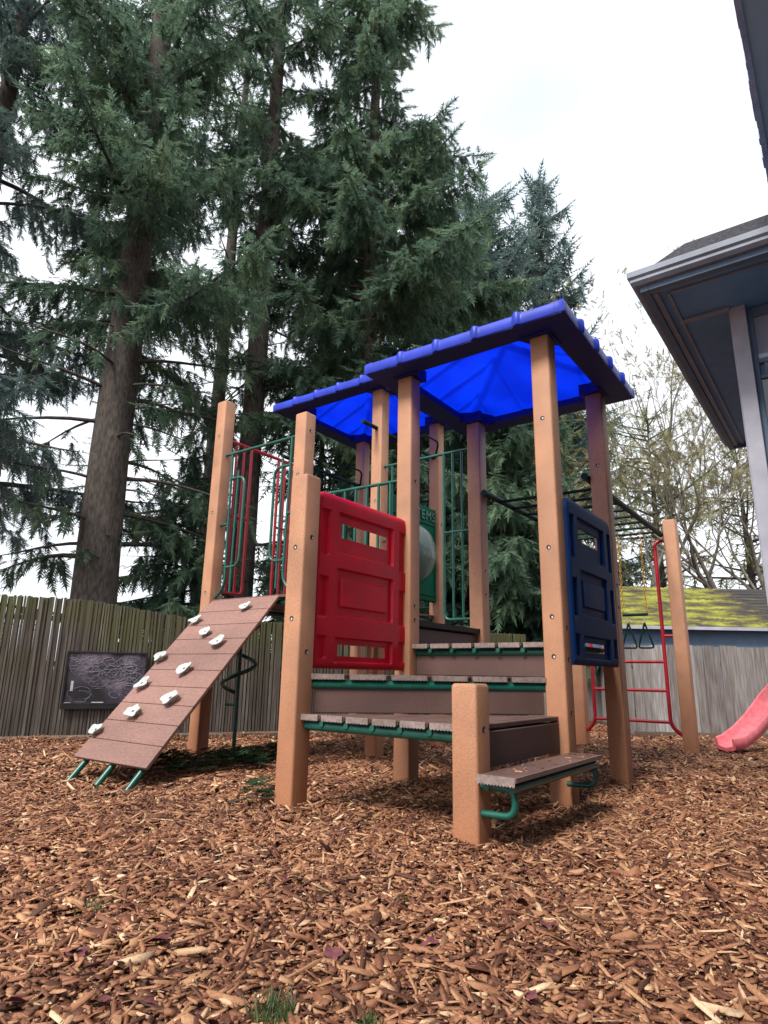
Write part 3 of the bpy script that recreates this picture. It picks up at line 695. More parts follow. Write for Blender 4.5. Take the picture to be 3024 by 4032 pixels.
for hi, (a, z, sc) in enumerate(HOLDS):
    rg = random.Random(hi * 7 + 1); ph = rg.uniform(0, 6.28); lob = rg.choice([3, 4, 5]); t = (r0.z - z) / -dr.z; t = (z - r0.z) / dr.z
    n = 40; prof = [(.020, .0), (.026, .012), (.030, .022), (.047, .034), (.056, .041), (.055, .045), (.046, .044), (.032, .037), (.016, .034), (.009, .034), (.0075, .027)]
    vs = []; el = rg.uniform(.66, .80); rot = rg.uniform(-.4, .4) + .25
    for k, (rr, h) in enumerate(prof):
        wgt = min(1, rr / .056) if k > 0 else .3
        for i in range(n):
            th = 2 * math.pi * i / n
            q = rr * sc * 1.14 * (1 + wgt * (.13 * math.sin(lob * th + ph) + .035 * math.sin(7 * th + ph * 2)))
            x, y = q * math.cos(th) * 1.05, q * math.sin(th) * el; x, y = x * math.cos(rot) - y * math.sin(rot), x * math.sin(rot) + y * math.cos(rot)
            hh = h * sc + wgt * .008 * math.sin(2 * th + ph) * (1 if k > 2 else 0)
            vs.append(rp(a + x, t - y, hh))
    fs = [(j * n + i, j * n + (i + 1) % n, (j + 1) * n + (i + 1) % n, (j + 1) * n + i) for j in range(len(prof) - 1) for i in range(n)]
    m = MB(); m.add(vs, fs, True); m.add(vs[-n:], [tuple(range(n))])
    o = m.build('climbing_hold', 'hold', rampo); o.data.materials.append(M['dark'])
    for p in list(o.data.polygons)[-n - 1:]: p.material_index = 1  # shade inside the centre hole given as dark colour

# corkscrew climber behind the ramp
m = MB(); ca, cb = -1.84, .13
m.tube([(ca, cb, -.05), (ca, cb, 1.28)], .0165, 10)
pts = []
for i in range(49):
    t = i / 48 * 2 * math.pi * 1.8; pts.append((ca + .135 * math.cos(t + 2.6), cb + .135 * math.sin(t + 2.6), .52 + .60 * i / 48))
m.tube(pts, .017, 8); m.tube([(ca - .14, cb, .42), (ca, cb, .42)], .012); m.build('corkscrew_climber', 'green', PS)

# overhead ladder
m = MB()
m.tube([(.10, 1.0, 2.215), (.10, 3.33, 2.215)], .027, 12); m.tube([(.98, .96, 2.20), (.98, 3.33, 2.18)], .027, 12)
oh = m.build('overhead_ladder', 'greendark', PS)
for i in range(8):
    b_ = 1.28 + i * .27; m = MB(); m.tube([(.10, b_, 2.195), (.98, b_, 2.18)], .0135, 10); m.build('rung', 'greendark', oh)
# red rung ladder at the far end
m = MB()
for a_, s2 in ((.17, -1), (.915, 1)):
    m.tube(arc([(a_ + s2 * .10, 3.33, 2.12), (a_, 3.30, 2.10), (a_, 3.30, .25), (a_ + s2 * .10, 3.33, .16)], .07), .0185, 10)
rl = m.build('rung_ladder', 'redsteel', PS)
for z in (.285, .586, .868): m = MB(); m.tube([(.17, 3.30, z), (.915, 3.30, z)], .0155, 10); m.build('rung', 'redsteel', rl)
m = MB(); m.tube([(.915, 3.30, 1.125), (1.02, 3.33, 1.125)], .0155, 10); m.build('rung', 'redsteel', rl)

# ---------------------------------------------------------------- trapeze ring swing hanging from the last rung
def chain(p, q, n, r=.012, wire=.0028):
    m = MB(); p = Vector(p); q = Vector(q); d = (q - p) / n
    for i in range(n):
        c0 = p + d * (i + .5); ax = Vector((1, 0, 0)) if i % 2 else Vector((0, 1, 0)); L_ = d.length * .68
        loop = [c0 + ax * (r * math.cos(2 * math.pi * k / 10)) + Vector((0, 0, 1)) * (L_ * math.sin(2 * math.pi * k / 10)) for k in range(10)]
        m.tube(loop, wire, 5, closed=True)
    return m
base = loc2w(.70, 3.14)
TS = thing('trapeze_swing', 'trapeze bar with two dark green triangle handles hanging on thin yellow chains', 'trapeze', tuple(base), TH)
for dx in (-.115, .115):
    chain((dx, 0, 1.345), (dx, 0, 2.17), 24, .010, .0032).build('chain', 'yellow', TS)
m = MB(); m.tube([(-.125, 0, 1.335), (.125, 0, 1.335)], .015, 10); m.build('bar', 'greendark', TS)
for dx in (-.075, .085):
    m = MB(); m.tube(arc([(dx, 0, 1.25), (dx + .073, .01, 1.00), (dx - .073, -.01, 1.00), (dx, 0, 1.25)], .03), .0095, 8)
    h = m.build('triangle_handle', 'greendark', TS)
    m = MB(); m.tube([(dx, 0, 1.24), (dx * 1.05, 0, 1.34)], .006, 6); m.build('link', 'metal', h)

# ---------------------------------------------------------------- red slide at the right
SL = thing('slide', 'faded pinkish red plastic slide chute ending on the chips near the grey board fence', 'slide', (3.45, 6.9, 0), 0)
path = [(3.30, 6.55, .055), (3.42, 6.60, .075), (3.60, 6.68, .16), (3.80, 6.76, .30), (4.02, 6.85, .49), (4.25, 6.95, .66), (4.6, 7.1, .80), (5.0, 7.28, 1.05), (5.4, 7.45, 1.35)]
prof = [(-.21, .0), (-.205, .085), (-.185, .10), (-.165, .085), (-.15, .02), (0, .0), (.15, .02), (.165, .085), (.185, .10), (.205, .085), (.21, .0), (.15, -.02), (0, -.03), (-.15, -.02)]
vs = []
for i, p in enumerate(path):
    p = Vector(p); a = Vector(path[max(i - 1, 0)]); b = Vector(path[min(i + 1, len(path) - 1)]); t = (b - a).normalized(); sd = Vector((-t.y, t.x, 0)).normalized(); nn = t.cross(sd)
    if nn.z < 0: nn = -nn
    w = .8 if i == 0 else 1
    for (x, z) in prof: vs.append(p + Vector((.09, 0, 0)) + sd * x * w * .66 + nn * z - Vector((3.45, 6.9, 0)))
K = len(prof); m = MB(); m.add(vs, [(i * K + k, i * K + (k + 1) % K, (i + 1) * K + (k + 1) % K, (i + 1) * K + k) for i in range(len(path) - 1) for k in range(K)], True)
m.add(vs[:K], [tuple(range(K))]); m.build('chute', 'slide', SL)
m = MB(); m.tube([(1.85, .42, 0), (1.85, .42, 1.1)], .03); m.build('leg', 'slide', SL)
m = MB(); m.tube([(1.2, .18, 0), (1.2, .18, .76)], .02); m.build('leg', 'slide', SL)

# ---------------------------------------------------------------- fences
P0 = Vector((-3.73, 6.58, 0)); FD = Vector((2.53, 1.12, 0)).normalized(); FN = Vector((-FD.y, FD.x, 0)); FA = math.atan2(FD.y, FD.x)
FL = thing('slat_fence', 'dark mossy fence of narrow rough wooden slats behind the climbing ramp', 'fence', tuple(P0), FA)
rg = random.Random(11)
def ftop(t): return 1.42 if t < .6 else max(1.28, 1.42 - (t - .6) * .13)
sec = [-5.5, -3.4, -1.35, .42, 2.3, 4.2, 6.3]
for si in range(len(sec) - 1):
    m = MB(); t = sec[si]
    while t < sec[si + 1]:
        w = rg.uniform(.016, .032); h = ftop(t) + rg.uniform(-.012, .008); ln = rg.gauss(0, .005)
        if rg.random() < .014: t += .014
        ns_ = locals().get('ns_', 0) + 1; mt = Matrix.Translation((t, -.006 + .013 * (ns_ % 2) + rg.uniform(-.003, .003), 0)) @ Matrix.Rotation(ln, 4, 'Y') @ Matrix.Rotation(rg.gauss(0, .08), 4, 'Z')
        m.box(0, w, 0, .010, -.02, h, mt); t += w * .72
    t0, t1 = sec[si], sec[si + 1]
    for z in (.25, .72, 1.18): m.box(t0, t1, .022, .05, z, z + .05)
    pn = m.build('slat_panel', 'fence_dark', FL)
    m = MB(); m.box(t1 - .035, t1 + .035, .052, .12, -.1, ftop(t1) - .02); m.build('post', 'fence_dark', FL)
GRP = 'grey board fence runs beyond the ladder'
def board_fence(label, p, q, h, zb=.0, w=.118):
    p = Vector((*p, 0)); q = Vector((*q, 0)); d = (q - p); Ln = d.length; a = math.atan2(d.y, d.x)
    F = thing('board_fence', label, 'fence', tuple(p), a); m = MB(); t = 0
    while t < Ln - .02:
        ww = min(w * rg.uniform(.9, 1.08), Ln - t); mt = Matrix.Translation((t, rg.uniform(-.004, .004), 0)) @ Matrix.Rotation(rg.gauss(0, .004), 4, 'Y')
        m.box(.002, ww - .003, 0, .018, zb, h + rg.uniform(-.012, .012), mt); t += ww
    m.build('board_panel', 'fence_grey', F)
    m = MB(); m.box(0, Ln, .02, .058, .25, .33); m.box(0, Ln, .02, .058, .85, .93); m.box(0, Ln, -.022, -.001, -.02, .055); m.build('rail', 'timber', F)
    k = 0
    while k * 1.8 < Ln + .1:
        m = MB(); m.box(k * 1.8 - .04, k * 1.8 + .04, .06, .14, -.1, h - .05); m.build('post', 'fence_grey', F); k += 1
    return F
board_fence('weathered grey upright board fence behind the red slide and in front of the mossy roof', (3.25, 8.38), (8.2, 8.40), 1.125, .035)
board_fence('grey board fence set further back, seen through the red rung ladder', (2.06, 9.62), (3.50, 10.35), 1.16)
board_fence('short grey board fence running back from the corner beside the ladder', (3.46, 10.30), (3.25, 8.43), 1.12)

# edging timber
m = MB(); m.box(-5.4, 6.2, -.30, -.17, -.05, .055, None)
et = m.build('edging_timber', 'timber', None, bevel=.01); et.location = tuple(P0); et.rotation_euler = (0, 0, FA)
tag(et, 'low brown timber edging the wood chips along the foot of the slat fence', 'edging')

# chalkboard on the slat fence
CB = thing('chalkboard', 'black framed chalkboard covered in pale scribbles hung on the slat fence', 'chalkboard', tuple(P0), FA)
x0, x1, z0, z1 = .50, 1.27, .305, .868
m = MB(); m.box(x0, x1, -.040, -.028, z0, z1); m.build('board', 'board', CB)
m = MB()
for (a, b, c_, d) in ((x0 - .012, x1 + .012, z1 - .012, z1 + .010), (x0 - .012, x1 + .012, z0 - .010, z0 + .05), (x0 - .012, x0 + .010, z0 + .05, z1 - .012), (x1 - .010, x1 + .012, z0 + .05, z1 - .012)): m.box(a, b, -.052, -.027, c_, d)
m.build('frame', 'black', CB, bevel=.003)
m = MB(); rg = random.Random(4)
for i in range(34):
    cx = rg.uniform(x0 + .06, x1 - .06); cz = rg.uniform(z0 + .12, z1 - .05); pts = []; r1_ = rg.uniform(.02, .10); ph = rg.uniform(0, 6); tw = rg.choice([1, 1.5, 2.2])
    if i < 9: cx = x0 + rg.uniform(.05, .28); cz = z1 - rg.uniform(.05, .16)
    for k in range(26):
        t = k / 25 * 2 * math.pi * tw; q = r1_ * (1 + .4 * math.sin(t * .7 + ph)); xx = cx + q * math.cos(t + ph) + k * rg.uniform(-.001, .003); zz = cz + q * .7 * math.sin(t + ph)
        pts.append((min(max(xx, x0 + .015), x1 - .015), -.0405, min(max(zz, z0 + .06), z1 - .02)))
    m.tube(pts, rg.uniform(.0008, .0030), 4)
m.build('chalk_scribble', 'chalk', CB)
bx_ = lambda nm, *q: (lambda m: (m.box(*q), m.build(nm, 'chalkbright', CB)))(MB())
bx_('chalk_mark', x0 + .06, x0 + .085, -.0415, -.040, z0 + .17, z0 + .27); bx_('chalk_stick', x0 + .275, x0 + .39, -.056, -.048, z0 + .052, z0 + .062); bx_('chalk_stick', x0 + .02, x0 + .08, -.056, -.048, z0 + .052, z0 + .057)

# ---------------------------------------------------------------- shed with mossy roof behind the grey fence
SH = thing('garden_shed', 'low grey shed with a moss covered shingle roof behind the grey board fence', 'shed', (3.55, 9.55, 0), 0)
m = MB(); m.box(.05, 5.2, .05, 2.9, 0, 1.42); m.build('wall', 'bldg', SH)
m = MB(); slope = .455; nr_ = 14; rows = 12
for j in range(rows):
    y0, y1 = -.05 + j * .15, -.05 + (j + 1) * .15 + .02
    za = 1.475 + j * .15 * slope; zb_ = za + .17 * slope - .012
    m.add([(-.02, y0, za), (5.4, y0, za), (5.4, y1, zb_), (-.02, y1, zb_), (-.02, y0, za - .02), (5.4, y0, za - .02)], [(0, 1, 2, 3), (4, 5, 1, 0)])
m.add([(-.02, 1.75, 2.27), (5.4, 1.75, 2.27), (5.4, 3.4, 1.5), (-.02, 3.4, 1.5)], [(0, 1, 2, 3)])
m.add([(-.0, -.03, 1.45), (-.0, 1.75, 2.25), (-.0, 3.4, 1.48)], [(0, 1, 2)])
m.build('roof', 'mossroof', SH)
m = MB(); m.box(-.05, 5.42, -.10, -.055, 1.415, 1.462); m.build('gutter', 'column', SH)
# moss tufts give the roof a ragged surface
rng = np.random.default_rng(8); n = 2600
x = rng.uniform(0, 2.5, n); y = rng.uniform(-.04, 1.74, n); z = 1.475 + (y + .05) * slope + .0
w = rng.uniform(.02, .06, n); Vm = []; Tm = []
ang = np.arange(5) * 2 * np.pi / 5
for k in range(5): Vm.append(np.stack([x + w * 1.5 * np.cos(ang[k]), y + w * .7 * np.sin(ang[k]), z + w * .7 * np.sin(ang[k]) * slope - .006], -1))
Vm.append(np.stack([x, y, z + w * .45], -1)); Vm = np.stack(Vm, 1).reshape(-1, 3)
Tm = (np.array([(k, (k + 1) % 5, 5) for k in range(5)])[None] + (np.arange(n) * 6)[:, None, None]).reshape(-1, 3)
mo = np_mesh('moss', Vm, Tm, 'mossroof', SH, smooth=True); mo['kind'] = 'stuff'

# ---------------------------------------------------------------- building at right
BL = thing('building', 'blue-grey building corner with deep eaves, pale column and windows at the right', 'building', tuple(loc2w(0, 0)), TH)
def bx(name, mat, bevel, *boxes, parent=None):
    m = MB()
    for b_ in boxes: m.box(*b_)
    return m.build(name, mat, parent or BL, bevel=bevel)
EA, EB, EZ = 1.69, -.21, 3.0         # lower eave corner
bx('wall', 'bldg', 0, (2.225, 7, .47, 2.95, 0, 2.95), (3.6, 3.75, -6.5, .47, 0, 3.89))
so = bx('soffit', 'soffit', 0, (EA + .10, 7.2, EB + .10, 3.03, 2.935, 2.955))
bx('soffit_trim', 'gutter', .003, (EA + .10, EA + .135, EB + .14, 3.03, 2.915, 2.934), (EA + .17, EA + .19, EB + .20, 3.03, 2.922, 2.9345), (EA + .10, 7.2, EB + .10, EB + .135, 2.915, 2.934),
   (EA + .19, 7.2, EB + .19, EB + .21, 2.922, 2.9345), (EA + .19, 2.14, .345, .385, 2.917, 2.9335), parent=so)
bx('fascia', 'bldg', .003, (EA + .055, EA + .10, EB + .055, 3.03, 2.90, 3.02), (EA + .10, 7.2, EB + .055, EB + .10, 2.90, 3.02), (EA + .055, 7.2, 3.03, 3.07, 2.90, 3.02))
m = MB()   # K-profile gutter on both eaves
pr_ = [(0, 3.02), (0, 2.985), (.012, 2.972), (.012, 2.955), (.03, 2.935), (.054, 2.935), (.054, 3.02)]
vs = []; 
for (p, q) in pr_: vs.append((EA + p, 3.06, q))
for (p, q) in pr_: vs.append((EA + p, EB + p, q))
for (p, q) in pr_: vs.append((7.2, EB + p, q))
k = len(pr_); m.add(vs, [(j * k + i, (j + 1) * k + i, (j + 1) * k + i + 1, j * k + i + 1) for j in range(2) for i in range(k - 1)])
m.add(vs[:k], [tuple(range(k))]); m.add([(EA, 3.06, 3.005), (EA, EB, 3.005), (EA + .06, EB + .06, 3.005), (EA + .06, 3.06, 3.005)], [(0, 1, 2, 3)]); m.add([(EA, EB, 3.005), (7.2, EB, 3.005), (7.2, EB + .06, 3.005), (EA + .06, EB + .06, 3.005)], [(0, 1, 2, 3)])
m.build('gutter', 'gutter', BL)
m = MB()   # low hip roof of the lower storey
def hip(z0, z1, i0, i1):
    a0, b0 = EA + i0, EB + i0; a1, b1 = EA + i1, EB + i1
    m.add([(a0, b0, z0), (7.2, b0, z0), (7.2, b1, z1), (a1, b1, z1), (a0, 3.05, z0), (a1, 3.05, z1)], [(0, 1, 2, 3), (4, 0, 3, 5)])
m.add([(1.76, -.15, 3.03), (7.2, -.15, 3.03), (7.2, -.10, 3.16), (2.0, -.10, 3.16), (1.76, 3.05, 3.03), (2.0, 3.05, 3.16), (2.9, 1.4, 3.36), (7.2, 1.4, 3.36), (2.9, 3.05, 3.36)], [(0, 1, 2, 3), (4, 0, 3, 5), (3, 2, 7, 6), (5, 3, 6, 8)])
m.build('roof', 'shingle', BL)
m = MB(); m.box(2.138, 2.222, .375, .46, 0, 2.934); m.box(2.131, 2.139, .39, .45, 0, 2.93); m.build('column', 'column', BL, bevel=.004)
# high roof overhang above the camera side
hr = bx('upper_soffit', 'uppersoffit', 0, (2.46, 3.7, -6.5, 2.4, 3.90, 3.915))
m = MB(); rg = random.Random(2); t = -6.5
while t < 2.4:
    w = rg.uniform(.05, .13); m.box(2.43 + rg.uniform(-.004, .006), 2.462, t, t + w - .002, 3.885, 3.945 + rg.uniform(-.003, .004)); t += w
m.build('upper_edge', 'uppertrim', BL); m = MB(); m.box(2.465, 3.75, -6.5, 2.4, 3.92, 3.96); m.build('upper_roof', 'shingle', BL)
bx('upper_wall', 'bldg', 0, (3.6, 3.75, .48, 2.4, 3.5, 3.89))
# window beside the column
WN = bx('window', 'bldg', .003, (2.222, 2.250, .440, .468, .9, 2.93), (2.250, 3.1, .440, .468, 2.865, 2.93), (2.250, 3.1, .440, .468, 2.555, 2.585), (2.250, 3.1, .440, .468, 2.452, 2.475),
        (2.275, 2.29, .446, .468, 2.475, 2.555), (3.06, 3.1, .440, .468, .9, 2.865))
bx('pane', 'pane', 0, (2.250, 3.06, .456, .466, 2.585, 2.865), (2.29, 3.06, .456, .466, 2.475, 2.555), parent=WN)
bx('pane', 'panelow', 0, (2.250, 3.06, .456, .466, .9, 2.452), parent=WN)

# ---------------------------------------------------------------- conifers
rngT = np.random.default_rng(21)
def sprig(npair=7):
    """flat needle spray: narrow triangles, length 1 along +x"""
    V = []; T = []
    def tri(p, d, l, w, dz):
        d = np.array(d) / np.linalg.norm(d); n = np.array([-d[1], d[0], 0]); o = len(V); p = np.array([*p, 0.])
        V.extend([p - n * w / 2, p + n * w / 2, p + d * l + np.array([0, 0, dz])]); T.append((o, o + 1, o + 2))
    for i in range(npair):
        x = .04 + i * .8 / npair; l = .42 * (1 - .5 * i / npair)
        for s in (-1, 1):
            tri((x, 0), (.75, s * .8, 0), l, .085, rngT.uniform(-.12, .10))
    tri((0, 0), (1, 0, 0), 1.0, .10, -.04); tri((.7, 0), (1, .12, 0), .42, .13, .02)
    return np.array(V), np.array(T)
SPR = [sprig(7) for _ in range(4)] 
SPR_S = [sprig(4) for _ in range(4)]
def place(P, Dr, Nm, L, bank):
    """instances: origins P, directions Dr, normals Nm, lengths L"""
    Vs, Ts, off = [], [], 0
    pick = rngT.integers(0, len(bank), len(P)); 
    Dr = Dr / np.linalg.norm(Dr, axis=1)[:, None]
    Y_ = np.cross(Nm, Dr); Y_ /= np.linalg.norm(Y_, axis=1)[:, None] + 1e-9; Z_ = np.cross(Dr, Y_)
    for k in range(len(bank)):
        i = np.where(pick == k)[0]; V, T = bank[k]
        W = P[i][:, None] + L[i][:, None, None] * (V[None, :, 0:1] * Dr[i][:, None] + V[None, :, 1:2] * Y_[i][:, None] + V[None, :, 2:3] * Z_[i][:, None])
        Vs.append(W.reshape(-1, 3)); Ts.append((T[None] + (off + np.arange(len(i)) * len(V))[:, None, None]).reshape(-1, 3)); off += len(i) * len(V)
    return np.concatenate(Vs), np.concatenate(Ts)
def trunk_mesh(mb, H, r, lean=(0, 0), n=14, seed=0, flare=.35):
    rg = random.Random(seed); vs = []; zs = [-.2, .15, .5, 1.1] + [1.1 + (H - 1.1) * (i / 14) for i in range(1, 15)]
    for z in zs:
        f = max(.03, (1 - z / H)) ** .8; rr = r * f * (1 + flare * math.exp(-max(z, 0) / .5))
        for i in range(n):
            t = 2 * math.pi * i / n; q = rr * (1 + .09 * math.sin(3 * t + z * .6 + seed) + .05 * rg.uniform(-1, 1))
            vs.append((lean[0] * z + q * math.cos(t), lean[1] * z + q * math.sin(t), z))
    mb.add(vs, [(j * n + i, j * n + (i + 1) % n, (j + 1) * n + (i + 1) % n, (j + 1) * n + i) for j in range(len(zs) - 1) for i in range(n)], True)
def conifer(label, x, y, H, r, R0, zlow, nbr, seed, mat='fir', fine=True, spl=.26, dens=1.0, lean=(0, 0), droop=.32, sparse_below=0, group='tall evergreens behind the fence', prof=.75, zmax=None, name='conifer', gapk=1.0):
    global rngT
    rngT = np.random.default_rng(seed); rg = random.Random(seed)
    root = thing(name, label, 'tree', (x, y, 0), 0, group)
    tb = MB(); trunk_mesh(tb, H, r, lean, seed=seed); P, Dd, Nn, Ll = [], [], [], []
    gaps = [(rg.uniform(0, 6.283), rg.uniform(zlow, H), rg.uniform(.5, 1.1)) for _ in range(int(H * gapk))]
    for i in range(nbr):
        f = (i + rg.random()) / nbr; z = zlow + (H - zlow) * f ** 1.12
        if zmax and z > zmax: continue
        q = min(1, (1 - (z - zlow) / (H - zlow)) ** prof); L = R0 * q * rg.uniform(.7, 1.1) + .15
        if z < sparse_below:
            L *= rg.uniform(.45, .85)
            if rg.random() < .3: continue
        az = i * 2.39996 + rg.uniform(-.5, .5)
        if any(abs(z - gz_) < gr * .8 and abs((az - ga + math.pi) % (2 * math.pi) - math.pi) < gr * .8 for ga, gz_, gr in gaps): L *= rg.uniform(.15, .45)
        elif rg.random() < .18: L *= 1.22
        d = np.array([math.cos(az), math.sin(az), 0]); up0 = rg.uniform(-.05, .28) + .35 * (z / H) ; dr_ = droop * rg.uniform(.7, 1.4)
        o = np.array([lean[0] * z, lean[1] * z, z])
        ns = 7; pts = []
        side0 = rg.uniform(-.25, .25); sv = np.array([-d[1], d[0], 0])
        for k in range(ns + 1):
            s = k / ns; pts.append(o + d * L * s * (1 - .08 * s) + sv * side0 * L * s * s * .5 + np.array([0, 0, L * (up0 * s - dr_ * s * s + .12 * s ** 4)]))
        br = .012 + .011 * L
        tb.tube([tuple(p) for p in pts], [br * (1 - .85 * k / ns) + .003 for k in range(ns + 1)], 4, caps=False)
        pts = np.array(pts)
        dd = dens * (.25 if z < sparse_below else 1)
        step = .115 if fine else .17
        s = .14 if z > sparse_below else .30
        while s < 1:
            k = s * ns; k0 = min(int(k), ns - 1); p = pts[k0] + (pts[k0 + 1] - pts[k0]) * (k - k0); t = pts[k0 + 1] - pts[k0]; t = t / np.linalg.norm(t)
            for sd in (-1, 1):
                if rg.random() > dd: continue
                bl = (.18 + .34 * L * (1 - s) ** .8) * rg.uniform(.55, 1.15); w = t * .62 + sv * sd * .8; w[2] -= rg.uniform(-.15, .6); w /= np.linalg.norm(w)
                nsp = max(1, int(bl / (.125 if fine else .19)))
                for j in range(nsp):
                    u_ = j / nsp; q = p + w * bl * u_ + np.array([0, 0, -.28 * bl * u_ * u_]); s2 = 1 if (j % 2) else -1
                    v = w * .8 + np.cross(w, [0, 0, 1]) * s2 * rg.uniform(.2, .9); v[2] -= rg.uniform(0, .55)
                    P.append(q); Dd.append(v); Nn.append((rg.uniform(-.35, .35), rg.uniform(-.35, .35), 1)); Ll.append(spl * rg.uniform(.7, 1.25))
                    if rg.random() < (.6 if fine else .3):   # hanging twig
                        P.append(q); Dd.append((rg.uniform(-.25, .25) + w[0] * .3, rg.uniform(-.25, .25) + w[1] * .3, -1)); Nn.append((rg.uniform(-1, 1), rg.uniform(-1, 1), .2)); Ll.append(spl * rg.uniform(.8, 1.9))
            s += step / L * rg.uniform(.7, 1.3)
        P.append(pts[-1]); Dd.append(pts[-1] - pts[-2]); Nn.append((0, 0, 1)); Ll.append(spl * 1.3)
    V, T = place(np.array(P), np.array(Dd, float), np.array(Nn, float), np.array(Ll), SPR if fine else SPR_S)
    tb.build('trunk', 'bark' , root); np_mesh('crown', V, T, mat, root)
    
    return root
conifer('tall fir with the thickest trunk, rising behind the chalkboard', -4.97, 11.0, 25, .40, 4.2, 2.4, 140, 1, sparse_below=6.6, zmax=17, lean=(-.012, 0), dens=.70, gapk=1.5)
conifer('slim grey-trunked fir second from the left, left of the tower', -4.6, 16.0, 27, .24, 3.5, 3.5, 90, 2, sparse_below=16, zmax=23, fine=False, spl=.34, dens=.7)
conifer('dark-trunked fir directly behind the left tower post', -2.95, 13.0, 26, .30, 3.9, 3.2, 112, 3, sparse_below=9.2, zmax=20, spl=.29, dens=.66, gapk=1.7)
conifer('broad dense fir reaching over the blue roofs', -.45, 14.0, 25, .27, 4.7, 3.8, 136, 4, zmax=20, spl=.31, sparse_below=5.4, dens=.74, gapk=1.5)
conifer('fir at the left edge with low drooping boughs', -8.0, 10.6, 22, .30, 4.5, 1.4, 115, 5, zmax=16, mat='firblue', dens=.58, sparse_below=3.8, gapk=1.6)
conifer('tall fir between the two thick trunks, farther back', -8.6, 19.0, 30, .3, 3.8, 6, 95, 6, fine=False, spl=.44, zmax=28, sparse_below=12, dens=.85, mat='firblue')
conifer('small low fir hiding the fence top left of the ramp posts', -4.0, 12.6, 5.4, .10, 1.8, .7, 60, 7, spl=.26)
conifer('pointed spruce standing alone against the white sky', 6.75, 24, 22.6, .28, 3.4, 3.0, 190, 8, mat='firblue', fine=False, spl=.52, prof=.66, droop=.10)
conifer('blue-green spruce just left of the pointed one', 3.3, 22.5, 20.3, .26, 4.2, 2.0, 170, 9, mat='firblue', fine=False, spl=.56, prof=.42, droop=.12, lean=(.01, 0))
conifer('dark fir filling the gap behind the roof ridge', 1.5, 19, 18.5, .25, 4.2, 1.2, 170, 10, fine=False, spl=.50)
conifer('bushy low fir behind the overhead ladder', 2.3, 13.0, 7.9, .14, 2.5, .7, 110, 11, spl=.28, prof=.5)
conifer('bushy low fir behind the middle tower posts', -.3, 12.6, 7.0, .14, 2.2, .7, 90, 12, spl=.28, prof=.5)
conifer('yellow-green cedar behind the rung ladder', 5.0, 17.0, 8.2, .15, 2.9, .8, 100, 13, mat='olive', fine=False, spl=.30, prof=.4, group='olive evergreens behind the shed', droop=.10, dens=.55, gapk=3)
conifer('yellow-green cedar behind the shed roof', 8.0, 18.0, 8.6, .16, 3.0, .8, 105, 14, mat='olive', fine=False, spl=.30, prof=.4, group='olive evergreens behind the shed', droop=.10, dens=.5, gapk=3)
conifer('small yellow-green cedar beside the pale column', 10.9, 18.5, 8.2, .15, 3.0, .6, 100, 15, mat='olive', fine=False, spl=.30, prof=.4, group='olive evergreens behind the shed', droop=.10, dens=.5, gapk=3)
conifer('dark fir low between ramp and tower, behind the fence', -1.7, 16.0, 10.0, .16, 2.7, .8, 110, 16, fine=False, spl=.34, prof=.5)

# bare broadleaf trees
def bare_tree(label, x, y, H, r, seed, spread=.5, levels=6, mossy=.25):
    rg = random.Random(seed); root = thing('bare_tree', label, 'tree', (x, y, 0), 0, 'leafless trees behind the shed'); mb = MB(); tw = MB(); tips = []
    def grow(p, d, L, rad, lev):
        n = 4 if lev < 3 else 3; pts = [p]; q = Vector(p); dd = Vector(d)
        for i in range(n):
            dd = (dd + Vector((rg.gauss(0, .10), rg.gauss(0, .10), rg.gauss(.04, .06)))).normalized(); q = q + dd * L / n; pts.append(q.copy())
        r1 = rad * .66; tgt = mb if lev < 3 else tw
        tgt.tube([tuple(v) for v in pts], [rad + (r1 - rad) * i / n for i in range(n + 1)], 7 if lev < 2 else (4 if lev < 4 else 3), caps=False)
        if lev >= levels: tips.append((q.copy(), dd.copy())); return
        nb = rg.choice([2, 3]) if lev > 0 else 3
        for k in range(nb):
            ax = Vector((rg.gauss(0, 1), rg.gauss(0, 1), rg.gauss(0, .4))); ax = (ax - dd * ax.dot(dd)).normalized()
            sp = spread * rg.uniform(.5, 1.2) * (.5 if k == 0 else 1)
            st = pts[-1] if k == 0 or lev == 0 else pts[-1 - rg.choice([0, 1])]
            grow(tuple(st), (dd + ax * sp).normalized(), L * rg.uniform(.62, .85), r1 * (.95 if k == 0 else rg.uniform(.5, .8)), lev + 1)
    grow((0, 0, -.1), (0, 0, 1), H * .27, r, 0)
    mb.build('trunk', 'barklight', root); t = tw.build('crown', 'barklight', root)
    P = []; Dd = []; Nn = []; Ll = []
    for (q, d) in tips:
        for k in range(3):
            if rg.random() < mossy + .2:
                P.append(tuple(q - d * rg.uniform(0, .3))); Dd.append((d.x + rg.gauss(0, .5), d.y + rg.gauss(0, .5), d.z + rg.gauss(0, .5))); Nn.append((rg.gauss(0, 1), rg.gauss(0, 1), rg.gauss(0, 1))); Ll.append(rg.uniform(.12, .28))
    V, T = place(np.array(P), np.array(Dd), np.array(Nn), np.array(Ll), SPR_S)
    np_mesh('buds', V, T, 'moss', root)
    return root
rngT = np.random.default_rng(5)
bare_tree('leafless tree with forked grey trunk right of the blue roof', 7.0, 17.0, 13.5, .13, 31, .42, 7)
bare_tree('taller leafless tree just left of the dark eave', 8.5, 20.0, 15.5, .15, 32, .45, 7)
bare_tree('leafless tree with spreading boughs below the eave end', 9.2, 16.5, 8.2, .16, 33, .75, 7, .5)
bare_tree('leafless tree half hidden by the pale column', 11.3, 17.5, 9.0, .15, 34, .7, 7, .5)
bare_tree('leafless tree right behind the far fence corner', 5.4, 15.0, 7.5, .11, 35, .7, 7, .5)

